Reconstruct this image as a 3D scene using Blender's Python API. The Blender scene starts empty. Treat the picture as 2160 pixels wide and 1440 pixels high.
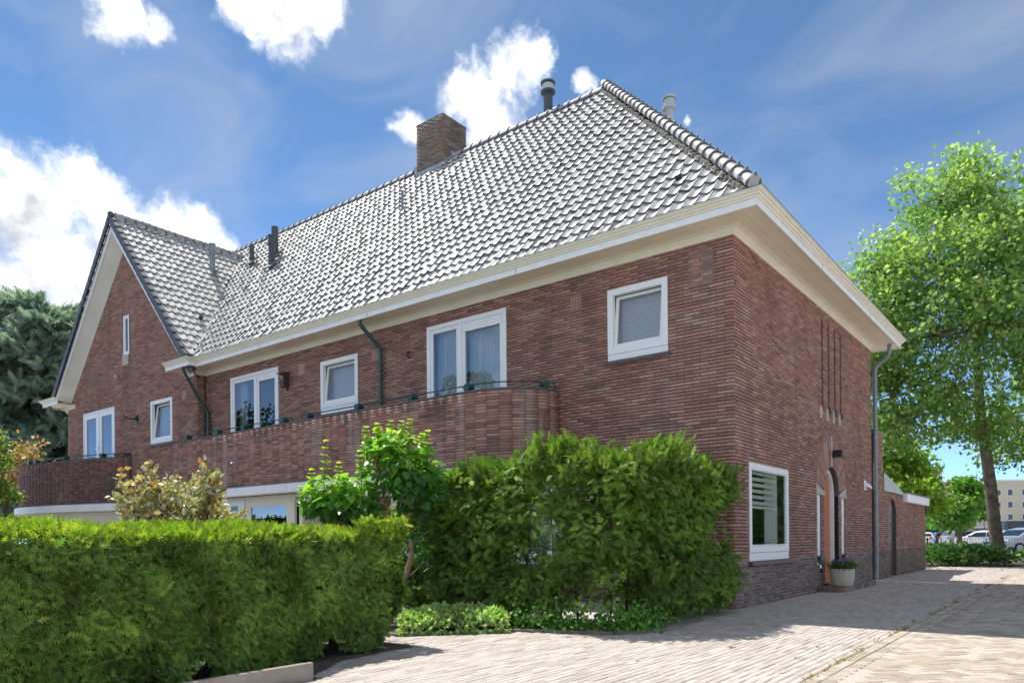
import bpy, bmesh, math, random
import numpy as np
from mathutils import Vector, Matrix
R_ = math.radians
rng = np.random.default_rng(7)
random.seed(7)
SC = bpy.context.scene
COL = SC.collection

# ---------------------------------------------------------------- camera
CAM = np.array([4.0753, -10.5576, 1.0429])
cd = bpy.data.cameras.new('camera'); co = bpy.data.objects.new('camera', cd); COL.objects.link(co)
co.matrix_world = Matrix(((0.78826, 0.00688, 0.61530, CAM[0]), (0.61528, 0.00537, -0.78829, CAM[1]),
                          (-0.00873, 0.99996, 0.0, CAM[2]), (0, 0, 0, 1)))
cd.sensor_width = 36.0; cd.sensor_fit = 'HORIZONTAL'; cd.lens = 25.914; cd.shift_y = 0.1937
cd.clip_start = 0.1; cd.clip_end = 4000
SC.camera = co

# ---------------------------------------------------------------- sky, sun, exposure
SUN = Vector((-0.55, 0.14, 1.0)).normalized()
EL = math.asin(SUN.z); AZ = math.atan2(SUN.x, SUN.y)
W = bpy.data.worlds.new('World'); SC.world = W; W.use_nodes = True
nt = W.node_tree; N = nt.nodes; L = nt.links
for n in list(N): N.remove(n)
wo = N.new('ShaderNodeOutputWorld'); bg = N.new('ShaderNodeBackground'); bg.inputs[1].default_value = SKY_S = 0.15
L.new(bg.outputs[0], wo.inputs[0])
sky = N.new('ShaderNodeTexSky'); sky.sky_type = 'NISHITA'; sky.sun_disc = False
sky.sun_elevation = EL; sky.sun_rotation = AZ % (2*math.pi); sky.air_density = 0.19; sky.dust_density = 0.0; sky.ozone_density = 1.0
BLOBS = [(-0.877, 0.301, 0.351, 0.06), (-0.854, 0.334, 0.377, 0.0345), (-0.85, 0.37, 0.353, 0.0461), (-0.833, 0.414, 0.345, 0.041), (-0.808, 0.452, 0.356, 0.0307), (-0.8, 0.48, 0.338, 0.0246), (-0.893, 0.315, 0.3, 0.0615), (-0.871, 0.364, 0.309, 0.0508), (-0.911, 0.285, 0.275, 0.0485), (-0.897, 0.335, 0.265, 0.0378), (-0.518, 0.671, 0.531, 0.0326), (-0.548, 0.656, 0.519, 0.0328), (-0.575, 0.637, 0.514, 0.0228), (-0.492, 0.682, 0.542, 0.0174), (-0.622, 0.614, 0.485, 0.0195), (-0.55, 0.675, 0.492, 0.0386), (-0.456, 0.721, 0.522, 0.0131), (-0.67, 0.484, 0.563, 0.0352), (-0.683, 0.458, 0.569, 0.0301), (-0.655, 0.51, 0.558, 0.0181), (-0.697, 0.434, 0.572, 0.0228), (-0.774, 0.339, 0.536, 0.0307), (-0.758, 0.374, 0.534, 0.0162), (-0.657, 0.464, 0.595, 0.0409), (-0.359, 0.8, 0.481, 0.0065)]
g = bpy.data.node_groups.new('cloud_density', 'ShaderNodeTree')
g.interface.new_socket('dir', in_out='INPUT', socket_type='NodeSocketVector')
g.interface.new_socket('density', in_out='OUTPUT', socket_type='NodeSocketFloat')
gi = g.nodes.new('NodeGroupInput'); go = g.nodes.new('NodeGroupOutput'); GL = g.links
def gmath(op, a, b=None, c=None):
    m = g.nodes.new('ShaderNodeMath'); m.operation = op
    for i, v in enumerate((a, b, c)):
        if v is None: continue
        if hasattr(v, 'is_output'): GL.new(v, m.inputs[i])
        else: m.inputs[i].default_value = v
    return m.outputs[0]
wn = g.nodes.new('ShaderNodeTexNoise'); wn.inputs['Scale'].default_value = 9; wn.inputs['Detail'].default_value = 6; wn.inputs['Roughness'].default_value = .62
GL.new(gi.outputs[0], wn.inputs['Vector'])
ws = g.nodes.new('ShaderNodeVectorMath'); ws.operation = 'SUBTRACT'; ws.inputs[1].default_value = (.5, .5, .5); GL.new(wn.outputs['Color'], ws.inputs[0])
wm = g.nodes.new('ShaderNodeVectorMath'); wm.operation = 'MULTIPLY_ADD'; wm.inputs[1].default_value = (.07, .07, .07); GL.new(ws.outputs[0], wm.inputs[0]); GL.new(gi.outputs[0], wm.inputs[2])
acc = None
for (x, y, z, r) in BLOBS:
    dn = g.nodes.new('ShaderNodeVectorMath'); dn.operation = 'DISTANCE'; v = Vector((x, y, z)).normalized(); dn.inputs[1].default_value = v; GL.new(wm.outputs[0], dn.inputs[0])
    t = gmath('MULTIPLY_ADD', dn.outputs['Value'], -1.0/(1.25*r), 1.0)
    acc = t if acc is None else gmath('SMOOTH_MAX', acc, t, 0.25)
fn = g.nodes.new('ShaderNodeTexNoise'); fn.inputs['Scale'].default_value = 22; fn.inputs['Detail'].default_value = 9; fn.inputs['Roughness'].default_value = .6
GL.new(wm.outputs[0], fn.inputs['Vector'])
# extra cumulus added outside the view for fill light, masked off inside it
ln_ = g.nodes.new('ShaderNodeTexNoise'); ln_.inputs['Scale'].default_value = 3.2; ln_.inputs['Detail'].default_value = 2; GL.new(gi.outputs[0], ln_.inputs['Vector'])
dv_ = g.nodes.new('ShaderNodeVectorMath'); dv_.operation = 'DOT_PRODUCT'; dv_.inputs[1].default_value = Vector((-.58, .66, .48)).normalized(); GL.new(gi.outputs[0], dv_.inputs[0])
clr = g.nodes.new('ShaderNodeMapRange'); clr.inputs[1].default_value = .60; clr.inputs[2].default_value = .84; clr.inputs[3].default_value = 0; clr.inputs[4].default_value = 2.0; GL.new(dv_.outputs['Value'], clr.inputs[0])
gen = gmath('SUBTRACT', gmath('MULTIPLY_ADD', ln_.outputs[0], 6.0, -2.8), clr.outputs[0])
acc = gmath('MAXIMUM', acc, gmath('MINIMUM', gen, .7))
dsum = gmath('ADD', gmath('MAXIMUM', acc, -.6), gmath('MULTIPLY_ADD', fn.outputs[0], 2.1, -1.02))
mr = g.nodes.new('ShaderNodeMapRange'); mr.interpolation_type = 'SMOOTHSTEP'; mr.inputs[1].default_value = -.05; mr.inputs[2].default_value = .85
GL.new(dsum, mr.inputs[0]); GL.new(mr.outputs[0], go.inputs[0])
tc = N.new('ShaderNodeTexCoord')
def dens(off):
    nd = N.new('ShaderNodeGroup'); nd.node_tree = g
    if off:
        va = N.new('ShaderNodeVectorMath'); va.operation = 'ADD'; va.inputs[1].default_value = off; L.new(tc.outputs['Generated'], va.inputs[0])
        L.new(va.outputs[0], nd.inputs[0])
    else: L.new(tc.outputs['Generated'], nd.inputs[0])
    return nd.outputs[0]
d0 = dens(None); d1 = dens((-.007, .003, .022)); d2 = dens((-.014, .006, .05))
av = N.new('ShaderNodeMath'); av.operation = 'ADD'; L.new(d1, av.inputs[0]); L.new(d2, av.inputs[1])
sh = N.new('ShaderNodeMapRange'); sh.inputs[1].default_value = .55; sh.inputs[2].default_value = 2.05; sh.inputs[3].default_value = 1; sh.inputs[4].default_value = .0
L.new(av.outputs[0], sh.inputs[0])
cc = N.new('ShaderNodeMix'); cc.data_type = 'RGBA'
CW = 3.0
cc.inputs['A'].default_value = (CW*.44, CW*.46, CW*.50, 1); cc.inputs['B'].default_value = (CW, CW, CW*.99, 1)
pn = N.new('ShaderNodeTexNoise'); pn.inputs['Scale'].default_value = 26; pn.inputs['Detail'].default_value = 8; pn.inputs['Roughness'].default_value = .62; L.new(tc.outputs['Generated'], pn.inputs['Vector'])
pa = N.new('ShaderNodeMath'); pa.operation = 'MULTIPLY_ADD'; pa.inputs[1].default_value = 1.5; pa.inputs[2].default_value = -.72; L.new(pn.outputs[0], pa.inputs[0])
pb_ = N.new('ShaderNodeMath'); pb_.operation = 'ADD'; pb_.use_clamp = True; L.new(sh.outputs[0], pb_.inputs[0]); L.new(pa.outputs[0], pb_.inputs[1])
L.new(pb_.outputs[0], cc.inputs['Factor'])
# thin high cirrus
cm = N.new('ShaderNodeMapping'); cm.inputs['Scale'].default_value = (2.2, 5.0, 7.0); cm.inputs['Rotation'].default_value = (0.3, .5, .2); L.new(tc.outputs['Generated'], cm.inputs[0])
cn = N.new('ShaderNodeTexNoise'); cn.inputs['Scale'].default_value = 1.3; cn.inputs['Detail'].default_value = 7; cn.inputs['Distortion'].default_value = .7; L.new(cm.outputs[0], cn.inputs['Vector'])
cr = N.new('ShaderNodeMapRange'); cr.inputs[1].default_value = .38; cr.inputs[2].default_value = .78; cr.inputs[4].default_value = .45; L.new(cn.outputs[0], cr.inputs[0])
m1 = N.new('ShaderNodeMix'); m1.data_type = 'RGBA'; m1.inputs['B'].default_value = (CW*.42, CW*.45, CW*.50, 1)
st_ = N.new('ShaderNodeMix'); st_.data_type = 'RGBA'; st_.blend_type = 'MULTIPLY'; st_.inputs['Factor'].default_value = 1; st_.inputs['B'].default_value = (.80, .97, .93, 1); L.new(sky.outputs[0], st_.inputs['A'])
L.new(cr.outputs[0], m1.inputs['Factor']); L.new(st_.outputs['Result'], m1.inputs['A'])
m2 = N.new('ShaderNodeMix'); m2.data_type = 'RGBA'
L.new(d0, m2.inputs['Factor']); L.new(m1.outputs['Result'], m2.inputs['A']); L.new(cc.outputs['Result'], m2.inputs['B'])
L.new(m2.outputs['Result'], bg.inputs[0])
sd = bpy.data.lights.new('sun', 'SUN'); sd.energy = 2.0; sd.angle = R_(0.53); sd.color = (1.0, .955, .88)
so = bpy.data.objects.new('sun', sd); COL.objects.link(so); so.rotation_euler = (-SUN).to_track_quat('-Z', 'Y').to_euler(); so.location = (-10, 0, 40)
SC.view_settings.view_transform = 'Standard'; SC.view_settings.look = 'None'; SC.view_settings.gamma = 1.0
SC.view_settings.exposure = 1.8; SC.view_settings.use_curve_mapping = False

# ---------------------------------------------------------------- helpers
def link(o, parent=None, kind=None):
    COL.objects.link(o)
    if parent is not None: o.parent = parent
    if kind: o['kind'] = kind
    return o
def tag(o, label, cat, group=None):
    o['label'] = label; o['category'] = cat
    if group: o['group'] = group
    return o
def empty(name, loc, label=None, cat=None, group=None, rz=0):
    o = bpy.data.objects.new(name, None); COL.objects.link(o); o.location = loc; o.rotation_euler = (0, 0, rz); o.empty_display_size = .2
    if label: tag(o, label, cat, group)
    return o
def npmesh(name, V, F, mat, rnd=None, smooth=False):
    """V (n,3), F (m,k) all faces with k corners"""
    V = np.asarray(V, np.float32); F = np.asarray(F, np.int32); m, k = F.shape
    me = bpy.data.meshes.new(name)
    me.vertices.add(len(V)); me.vertices.foreach_set('co', V.ravel())
    me.loops.add(m*k); me.loops.foreach_set('vertex_index', F.ravel())
    me.polygons.add(m); me.polygons.foreach_set('loop_start', np.arange(0, m*k, k, dtype=np.int32))
    me.polygons.foreach_set('loop_total', np.full(m, k, np.int32))
    if smooth: me.polygons.foreach_set('use_smooth', np.ones(m, bool))
    if rnd is not None:
        a = me.attributes.new('rnd', 'FLOAT', 'FACE'); a.data.foreach_set('value', np.asarray(rnd, np.float32))
    me.update(calc_edges=True)
    if mat is not None: me.materials.append(mat)
    return me
def npobj(name, V, F, mat, parent=None, rnd=None, kind=None, smooth=False):
    o = bpy.data.objects.new(name, npmesh(name, V, F, mat, rnd, smooth))
    return link(o, parent, kind)
class MB:
    """collects polygons, builds one mesh object"""
    def __init__(s): s.v = []; s.f = []
    def add(s, vs, fs):
        b = len(s.v); s.v += [tuple(map(float, p)) for p in vs]; s.f += [tuple(b+i for i in f) for f in fs]; return s
    def box(s, lo, hi):
        x0, y0, z0 = lo; x1, y1, z1 = hi
        return s.add([(x0,y0,z0),(x1,y0,z0),(x1,y1,z0),(x0,y1,z0),(x0,y0,z1),(x1,y0,z1),(x1,y1,z1),(x0,y1,z1)],
                     [(0,3,2,1),(4,5,6,7),(0,1,5,4),(1,2,6,5),(2,3,7,6),(3,0,4,7)])
    def obox(s, c, ax, h):
        """oriented box: centre, three axis vectors, half sizes"""
        c = np.array(c, float); a = [np.array(x, float)*q for x, q in zip(ax, h)]
        P = [c+i*a[0]+j*a[1]+k*a[2] for k in (-1,1) for j in (-1,1) for i in (-1,1)]
        return s.add(P, [(0,2,3,1),(4,5,7,6),(0,1,5,4),(1,3,7,5),(3,2,6,7),(2,0,4,6)])
    def prism(s, poly, off):
        """planar polygon extruded by a vector"""
        n = len(poly); off = np.array(off, float); P = [np.array(p, float) for p in poly]
        fs = [tuple(range(n))[::-1], tuple(range(n, 2*n))] + [(i, (i+1) % n, n+(i+1) % n, n+i) for i in range(n)]
        return s.add(P+[p+off for p in P], fs)
    def tube(s, pts, r, n=8, cap=True):
        pts = [np.array(p, float) for p in pts]; rs = r if hasattr(r, '__len__') else [r]*len(pts)
        rings = []; up = None
        for i, p in enumerate(pts):
            t = pts[min(i+1, len(pts)-1)]-pts[max(i-1, 0)]; t /= np.linalg.norm(t)+1e-12
            if up is None:
                a = np.array([0, 0, 1.]) if abs(t[2]) < .9 else np.array([1., 0, 0]); up = np.cross(t, a)
            up = up - t*np.dot(up, t); up /= np.linalg.norm(up)+1e-12; w = np.cross(t, up)
            rings.append([p+rs[i]*(math.cos(2*math.pi*k/n)*up+math.sin(2*math.pi*k/n)*w) for k in range(n)])
        b = len(s.v); s.v += [tuple(q) for rg in rings for q in rg]
        for i in range(len(pts)-1):
            for k in range(n): s.f.append((b+i*n+k, b+i*n+(k+1) % n, b+(i+1)*n+(k+1) % n, b+(i+1)*n+k))
        if cap: s.f.append(tuple(b+k for k in range(n))[::-1]); s.f.append(tuple(b+(len(pts)-1)*n+k for k in range(n)))
        return s
    def lathe(s, prof, c, n=16):
        """profile of (r,z) about the vertical through c"""
        b = len(s.v)
        for r, z in prof:
            for k in range(n): s.v.append((c[0]+r*math.cos(2*math.pi*k/n), c[1]+r*math.sin(2*math.pi*k/n), c[2]+z))
        for i in range(len(prof)-1):
            for k in range(n): s.f.append((b+i*n+k, b+i*n+(k+1) % n, b+(i+1)*n+(k+1) % n, b+(i+1)*n+k))
        return s
    def grid(s, rows):
        """rows of points joined by quads"""
        b = len(s.v); n = len(rows[0])
        for r in rows: s.v += [tuple(map(float, p)) for p in r]
        for i in range(len(rows)-1):
            for k in range(n-1): s.f.append((b+i*n+k, b+i*n+k+1, b+(i+1)*n+k+1, b+(i+1)*n+k))
        return s
    def build(s, name, mat, parent=None, kind=None, smooth=False, bevel=0):
        me = bpy.data.meshes.new(name); me.from_pydata(s.v, [], s.f); me.materials.append(mat)
        if bevel or smooth:
            bm = bmesh.new(); bm.from_mesh(me)
            if bevel:
                bmesh.ops.recalc_face_normals(bm, faces=bm.faces)
                bmesh.ops.bevel(bm, geom=[e for e in bm.edges if e.is_manifold and e.calc_face_angle(0) > .5], offset=bevel, segments=1, affect='EDGES', clamp_overlap=True)
            if smooth:
                for f in bm.faces: f.smooth = True
                for e in bm.edges:
                    if len(e.link_faces) == 2 and e.calc_face_angle(0) > .7: e.smooth = False
            bm.to_mesh(me); bm.free()
        me.update()
        return link(bpy.data.objects.new(name, me), parent, kind)

# ---------------------------------------------------------------- materials
def newmat(name):
    m = bpy.data.materials.new(name); m.use_nodes = True
    return m, m.node_tree.nodes, m.node_tree.links, m.node_tree.nodes['Principled BSDF']
def c4(c): return (c[0], c[1], c[2], 1)
def ramp(N, stops, interp='LINEAR'):
    r = N.new('ShaderNodeValToRGB'); r.color_ramp.interpolation = interp
    e = r.color_ramp.elements
    while len(e) < len(stops): e.new(.5)
    for i, (p, c) in enumerate(stops): e[i].position = p; e[i].color = c4(c)
    return r
def M(name, col, rough=.6, col2=None, vs=6, bump=0, bs=60, metal=0, spec=.5, coat=0, detail=4, dist=.0):
    m, N, L, B = newmat(name)
    B.inputs['Roughness'].default_value = rough; B.inputs['Metallic'].default_value = metal; B.inputs['Specular IOR Level'].default_value = spec
    B.inputs['Coat Weight'].default_value = coat; B.inputs['Coat Roughness'].default_value = .12
    B.inputs['Base Color'].default_value = c4(col)
    if col2 or bump:
        tc = N.new('ShaderNodeTexCoord')
    if col2:
        n = N.new('ShaderNodeTexNoise'); n.inputs['Scale'].default_value = vs; n.inputs['Detail'].default_value = detail; L.new(tc.outputs['Object'], n.inputs['Vector'])
        r = ramp(N, [(.32, col), (.68, col2)]); L.new(n.outputs[0], r.inputs[0]); L.new(r.outputs[0], B.inputs['Base Color'])
    if bump:
        n = N.new('ShaderNodeTexNoise'); n.inputs['Scale'].default_value = bs; n.inputs['Detail'].default_value = 3; L.new(tc.outputs['Object'], n.inputs['Vector'])
        b = N.new('ShaderNodeBump'); b.inputs['Strength'].default_value = bump; b.inputs['Distance'].default_value = .01; L.new(n.outputs[0], b.inputs['Height']); L.new(b.outputs[0], B.inputs['Normal'])
    return m
def rnd_source(N, single):
    if single:
        n = N.new('ShaderNodeObjectInfo'); return n.outputs['Random']
    n = N.new('ShaderNodeAttribute'); n.attribute_name = 'rnd'; return n.outputs['Fac']
def M_piece(name, stops, single, rough=.75, grain=.25, gs=60, stain=None, stain_scale=.8, stain_lo=.55, stain_hi=.8, bump=.25, spec=.3, coat=0, coat_r=.2, streak=None):
    """material of a laid piece (brick, paver, tile): own tone per piece, grain, optional stains with a shape of their own"""
    m, N, L, B = newmat(name + ('_single' if single else ''))
    r = ramp(N, stops); L.new(rnd_source(N, single), r.inputs[0])
    geo = N.new('ShaderNodeNewGeometry')
    n = N.new('ShaderNodeTexNoise'); n.inputs['Scale'].default_value = gs; n.inputs['Detail'].default_value = 5; n.inputs['Roughness'].default_value = .65; L.new(geo.outputs['Position'], n.inputs['Vector'])
    mr = N.new('ShaderNodeMapRange'); mr.inputs[1].default_value = .25; mr.inputs[2].default_value = .75; mr.inputs[3].default_value = 1-grain; mr.inputs[4].default_value = 1+grain; L.new(n.outputs[0], mr.inputs[0])
    mx = N.new('ShaderNodeMix'); mx.data_type = 'RGBA'; mx.blend_type = 'MULTIPLY'; mx.inputs['Factor'].default_value = 1
    L.new(r.outputs[0], mx.inputs['A']); L.new(mr.outputs[0], mx.inputs['B'])
    out = mx.outputs['Result']
    for (col, sc, lo, hi, amt) in (stain or []):
        s = N.new('ShaderNodeTexNoise'); s.inputs['Scale'].default_value = sc; s.inputs['Detail'].default_value = 7; s.inputs['Roughness'].default_value = .62; L.new(geo.outputs['Position'], s.inputs['Vector'])
        q = N.new('ShaderNodeMapRange'); q.inputs[1].default_value = lo; q.inputs[2].default_value = hi; q.inputs[4].default_value = amt; L.new(s.outputs[0], q.inputs[0])
        x = N.new('ShaderNodeMix'); x.data_type = 'RGBA'; x.inputs['B'].default_value = c4(col); L.new(q.outputs[0], x.inputs['Factor']); L.new(out, x.inputs['A']); out = x.outputs['Result']
    if streak:                                            # rain runs
        col, sc, lo, hi, amt = streak
        mp = N.new('ShaderNodeMapping'); mp.inputs['Scale'].default_value = (sc, sc, sc*.12); L.new(geo.outputs['Position'], mp.inputs[0])
        s = N.new('ShaderNodeTexNoise'); s.inputs['Scale'].default_value = 1; s.inputs['Detail'].default_value = 5; L.new(mp.outputs[0], s.inputs['Vector'])
        q = N.new('ShaderNodeMapRange'); q.inputs[1].default_value = lo; q.inputs[2].default_value = hi; q.inputs[4].default_value = amt; L.new(s.outputs[0], q.inputs[0])
        x = N.new('ShaderNodeMix'); x.data_type = 'RGBA'; x.inputs['B'].default_value = c4(col); L.new(q.outputs[0], x.inputs['Factor']); L.new(out, x.inputs['A']); out = x.outputs['Result']
    L.new(out, B.inputs['Base Color'])
    B.inputs['Roughness'].default_value = rough; B.inputs['Specular IOR Level'].default_value = spec
    B.inputs['Coat Weight'].default_value = coat; B.inputs['Coat Roughness'].default_value = coat_r
    if bump:
        b = N.new('ShaderNodeBump'); b.inputs['Strength'].default_value = bump; b.inputs['Distance'].default_value = .004; L.new(n.outputs[0], b.inputs['Height']); L.new(b.outputs[0], B.inputs['Normal'])
    return m
def M_leaf(name, stops, trans=.45, rough=.45, spec=.4, noise=None, single=False, tint=(1.0, 1.25, .5)):
    m, N, L, B = newmat(name)
    r = ramp(N, stops); L.new(rnd_source(N, single), r.inputs[0])
    out = r.outputs[0]
    if noise:
        geo = N.new('ShaderNodeNewGeometry'); n = N.new('ShaderNodeTexNoise'); n.inputs['Scale'].default_value = noise[0]; n.inputs['Detail'].default_value = 3; L.new(geo.outputs['Position'], n.inputs['Vector'])
        q = N.new('ShaderNodeMapRange'); q.inputs[1].default_value = .35; q.inputs[2].default_value = .65; q.inputs[3].default_value = 1-noise[1]; q.inputs[4].default_value = 1+noise[1]; L.new(n.outputs[0], q.inputs[0])
        x = N.new('ShaderNodeMix'); x.data_type = 'RGBA'; x.blend_type = 'MULTIPLY'; x.inputs['Factor'].default_value = 1; L.new(out, x.inputs['A']); L.new(q.outputs[0], x.inputs['B']); out = x.outputs['Result']
    L.new(out, B.inputs['Base Color']); B.inputs['Roughness'].default_value = rough; B.inputs['Specular IOR Level'].default_value = spec
    t = N.new('ShaderNodeBsdfTranslucent'); tm = N.new('ShaderNodeMix'); tm.data_type = 'RGBA'; tm.blend_type = 'MULTIPLY'; tm.inputs['Factor'].default_value = 1; tm.inputs['B'].default_value = c4(tint)
    L.new(out, tm.inputs['A']); L.new(tm.outputs['Result'], t.inputs['Color'])
    mx = N.new('ShaderNodeMixShader'); mx.inputs[0].default_value = trans; L.new(B.outputs[0], mx.inputs[1]); L.new(t.outputs[0], mx.inputs[2])
    L.new(mx.outputs[0], N['Material Output'].inputs['Surface'])
    return m
def M_glass(name, tint=(.8, .9, .92), blend=.35, rough=.01, bump=0, ior=2.1):
    m, N, L, B = newmat(name)
    N.remove(B); gl = N.new('ShaderNodeBsdfGlossy'); gl.inputs['Roughness'].default_value = rough; gl.inputs['Color'].default_value = (.95, .97, 1, 1)
    tr = N.new('ShaderNodeBsdfTransparent'); tr.inputs['Color'].default_value = c4(tint)
    fr = N.new('ShaderNodeFresnel'); fr.inputs['IOR'].default_value = ior
    mr = N.new('ShaderNodeMapRange'); mr.inputs[3].default_value = blend*.25; mr.inputs[4].default_value = 1.0; L.new(fr.outputs[0], mr.inputs[0])
    mx = N.new('ShaderNodeMixShader'); L.new(mr.outputs[0], mx.inputs[0]); L.new(tr.outputs[0], mx.inputs[1]); L.new(gl.outputs[0], mx.inputs[2]); L.new(mx.outputs[0], N['Material Output'].inputs['Surface'])
    if bump:
        tc = N.new('ShaderNodeTexCoord'); n = N.new('ShaderNodeTexNoise'); n.inputs['Scale'].default_value = bump; L.new(tc.outputs['Object'], n.inputs['Vector'])
        b = N.new('ShaderNodeBump'); b.inputs['Strength'].default_value = .5; b.inputs['Distance'].default_value = .01; L.new(n.outputs[0], b.inputs['Height']); L.new(b.outputs[0], gl.inputs['Normal'])
    return m

BR = [(0, (0.216, 0.128, 0.105)), (.12, (0.290, 0.157, 0.123)), (.45, (0.368, 0.192, 0.146)), (.8, (0.419, 0.221, 0.169)), (.94, (0.476, 0.272, 0.206)), (1, (0.408, 0.309, 0.257))]
ST = [((.46, .36, .32), 1.3, .53, .78, .5), ((.13, .078, .066), .6, .57, .80, .5)]
mBrick = {s: M_piece('brick', BR, s, stain=ST, gs=45, grain=.28, streak=((.15, .095, .082), 2.2, .54, .74, .45)) for s in (0, 1)}
BP = [(0, (0.181, 0.112, 0.095)), (.3, (0.327, 0.173, 0.135)), (.7, (0.424, 0.211, 0.161)), (1, (0.522, 0.288, 0.223))]
mBrickP = M_piece('parapet_brick', BP, 0, streak=((.50, .44, .41), 2.6, .56, .72, .55), stain=[((.42, .36, .33), 1.7, .54, .74, .6), ((.035, .03, .028), .9, .55, .72, .75), ((.36, .29, .14), 2.3, .66, .76, .5)], gs=45, grain=.3)
mBrickD = M_piece('weathered_brick', [(0, (0.102, 0.065, 0.061)), (.5, (0.192, 0.091, 0.081)), (1, (0.304, 0.132, 0.105))], 0, stain=[((0.669, 0.588, 0.547), 2.2, .60, .78, .5), ((0.061, 0.054, 0.051), .8, .5, .72, .7)], gs=45, grain=.3)
mPlinth = {s: M_piece('plinth_brick', [(0, (0.126, 0.099, 0.089)), (.5, (0.200, 0.151, 0.126)), (1, (0.295, 0.200, 0.164))], s, stain=[((0.423, 0.380, 0.338), 3, .62, .8, .4)], gs=45) for s in (0, 1)}
mChimB = M_piece('chimney_brick', [(0, (.15, .115, .095)), (.5, (.24, .18, .145)), (1, (.31, .235, .19))], 0, stain=[((.36, .27, .12), 1.6, .56, .72, .5), ((.09, .085, .08), 2.1, .52, .72, .75)], gs=40)
mMortar = M('dark_mortar', (.085, .064, .056), .95, (.13, .10, .088), 9)
mMortarL = M('pale_mortar', (.26, .24, .21), .95, (.36, .33, .29), 14)
mMortarP = M('parapet_mortar', (.10, .085, .075), .95, (.20, .17, .15), 5)
TL = [(0, (0.352, 0.347, 0.339)), (.4, (0.410, 0.406, 0.398)), (.8, (0.461, 0.452, 0.439)), (1, (0.502, 0.494, 0.477))]
TS = [((.22, .21, .185), 7, .60, .80, .45), ((.30, .285, .25), 1.1, .54, .76, .45), ((.30, .29, .16), 3.1, .68, .80, .4)]
mTile = {s: M_piece('glazed_tile', TL, s, rough=.55, spec=.5, coat=.15, coat_r=.5, grain=.18, gs=28, stain=TS, bump=.1) for s in (0, 1)}
mTileG = {q: M_piece('gable_tile', [(0, (0.399, 0.389, 0.366)), (.5, (0.494, 0.484, 0.461)), (1, (0.570, 0.560, 0.537))], q, rough=.55, spec=.5, coat=.3, coat_r=.45, grain=.25, gs=22, stain=[((0.152, 0.142, 0.128), 5, .56, .8, .6)], bump=.12) for q in (0, 1)}
mTileE = M('slate_verge', (.05, .055, .075), .5, (.08, .085, .11), 12)
mUnder = M('underlay', (.035, .033, .032), .9)
mLead = M('lead', (.13, .14, .15), .55, (.22, .235, .25), 8, metal=.3)
mZinc = M('zinc', (.30, .33, .36), .45, (.42, .45, .48), 7, metal=.55)
mWhite = M('white_paint', (.88, .885, .875), .42, (.80, .80, .78), 5)
mFrame = M('frame_paint', (.86, .87, .86), .35, (.83, .84, .83), 9)
mCream = M('cream_paint', (.84, .81, .68), .5, (.77, .74, .61), 3)
mSoffit = M('soffit_paint', (.86, .80, .66), .55, (.79, .72, .58), 2.2)
mNoseShade = M('shaded_tile_edge', (.10, .102, .11), .6, (.14, .142, .15), 20)  # shade of tile noses and cap collars painted as a darker grey
mRake = M('rake_paint', (.70, .69, .62), .55, (.62, .61, .55), 2.0)
mStone = M('pale_stone', (.50, .46, .385), .8, (.40, .365, .30), 8, bump=.2)
mSill = M('brown_glazed_sill', (.075, .05, .05), .4, (.11, .075, .07), 10)
mGreen = M('dark_green_paint', (.008, .055, .045), .3, (.012, .070, .058), 8)
mBlackM = M('black_metal', (.012, .013, .014), .42)
mPipe = M('zinc_pipe', (.20, .23, .25), .5, (.27, .30, .32), 5, metal=.4)
mPipeD = M('dark_flue', (.045, .058, .068), .4, (.065, .08, .092), 7)
mPipeL = M('pale_flue', (.42, .46, .47), .4, (.50, .54, .55), 4)
mDoor = M('orange_brown_door', (.52, .15, .045), .4, (.46, .125, .036), 12)
mDoorB = M('brown_door', (.045, .022, .016), .35, (.06, .03, .021), 14)
mGlass = M_glass('window_glass', (.88, .94, .95), .4, ior=1.75)
mGlassT = M_glass('textured_glass', (.78, .84, .86), .5, .16, 70, ior=1.8)
mGlassG = M_glass('ground_floor_glass', (.88, .93, .90), .15, ior=1.42)
mRoom = M('room_wall', (.24, .22, .20), .9)
mCurtain = M('curtain', (.82, .84, .83), .85, (.74, .77, .77), 8)
mBlind = M('blind', (.78, .79, .77), .8)
mRed = M('birdhouse_wood', (.055, .03, .032), .6, (.075, .04, .04), 20)
mConc = M('concrete_step', (.22, .17, .135), .85, (.30, .235, .19), 9, bump=.2)
mChrome = M('chrome', (.75, .76, .77), .22, metal=1)
mPot = M('cream_pot', (.56, .50, .42), .6, (.51, .455, .38), 9)
mSoil = M('soil', (.06, .045, .033), .95, (.13, .10, .078), 4, bump=.5, bs=30)
mBark = M('bark', (.13, .085, .055), .85, (.21, .145, .10), 9, bump=.5, bs=25)
mBarkD = M('dark_bark', (.05, .036, .028), .9, (.09, .066, .05), 12, bump=.4)
# ================================================================ THE HOUSE
HX, HY = -14.54, 8.74           # recess corner, back corner
GX0, GX1, GY = -22.81, -14.54, -.226
GC = -18.675                    # gable centre line
ZT = 5.536; CO = .052; BL = .26
house = empty('brick_house', (0, 0, 0), 'large red brick house with grey tiled hip roof, front gable and long balcony', 'house')

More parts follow.
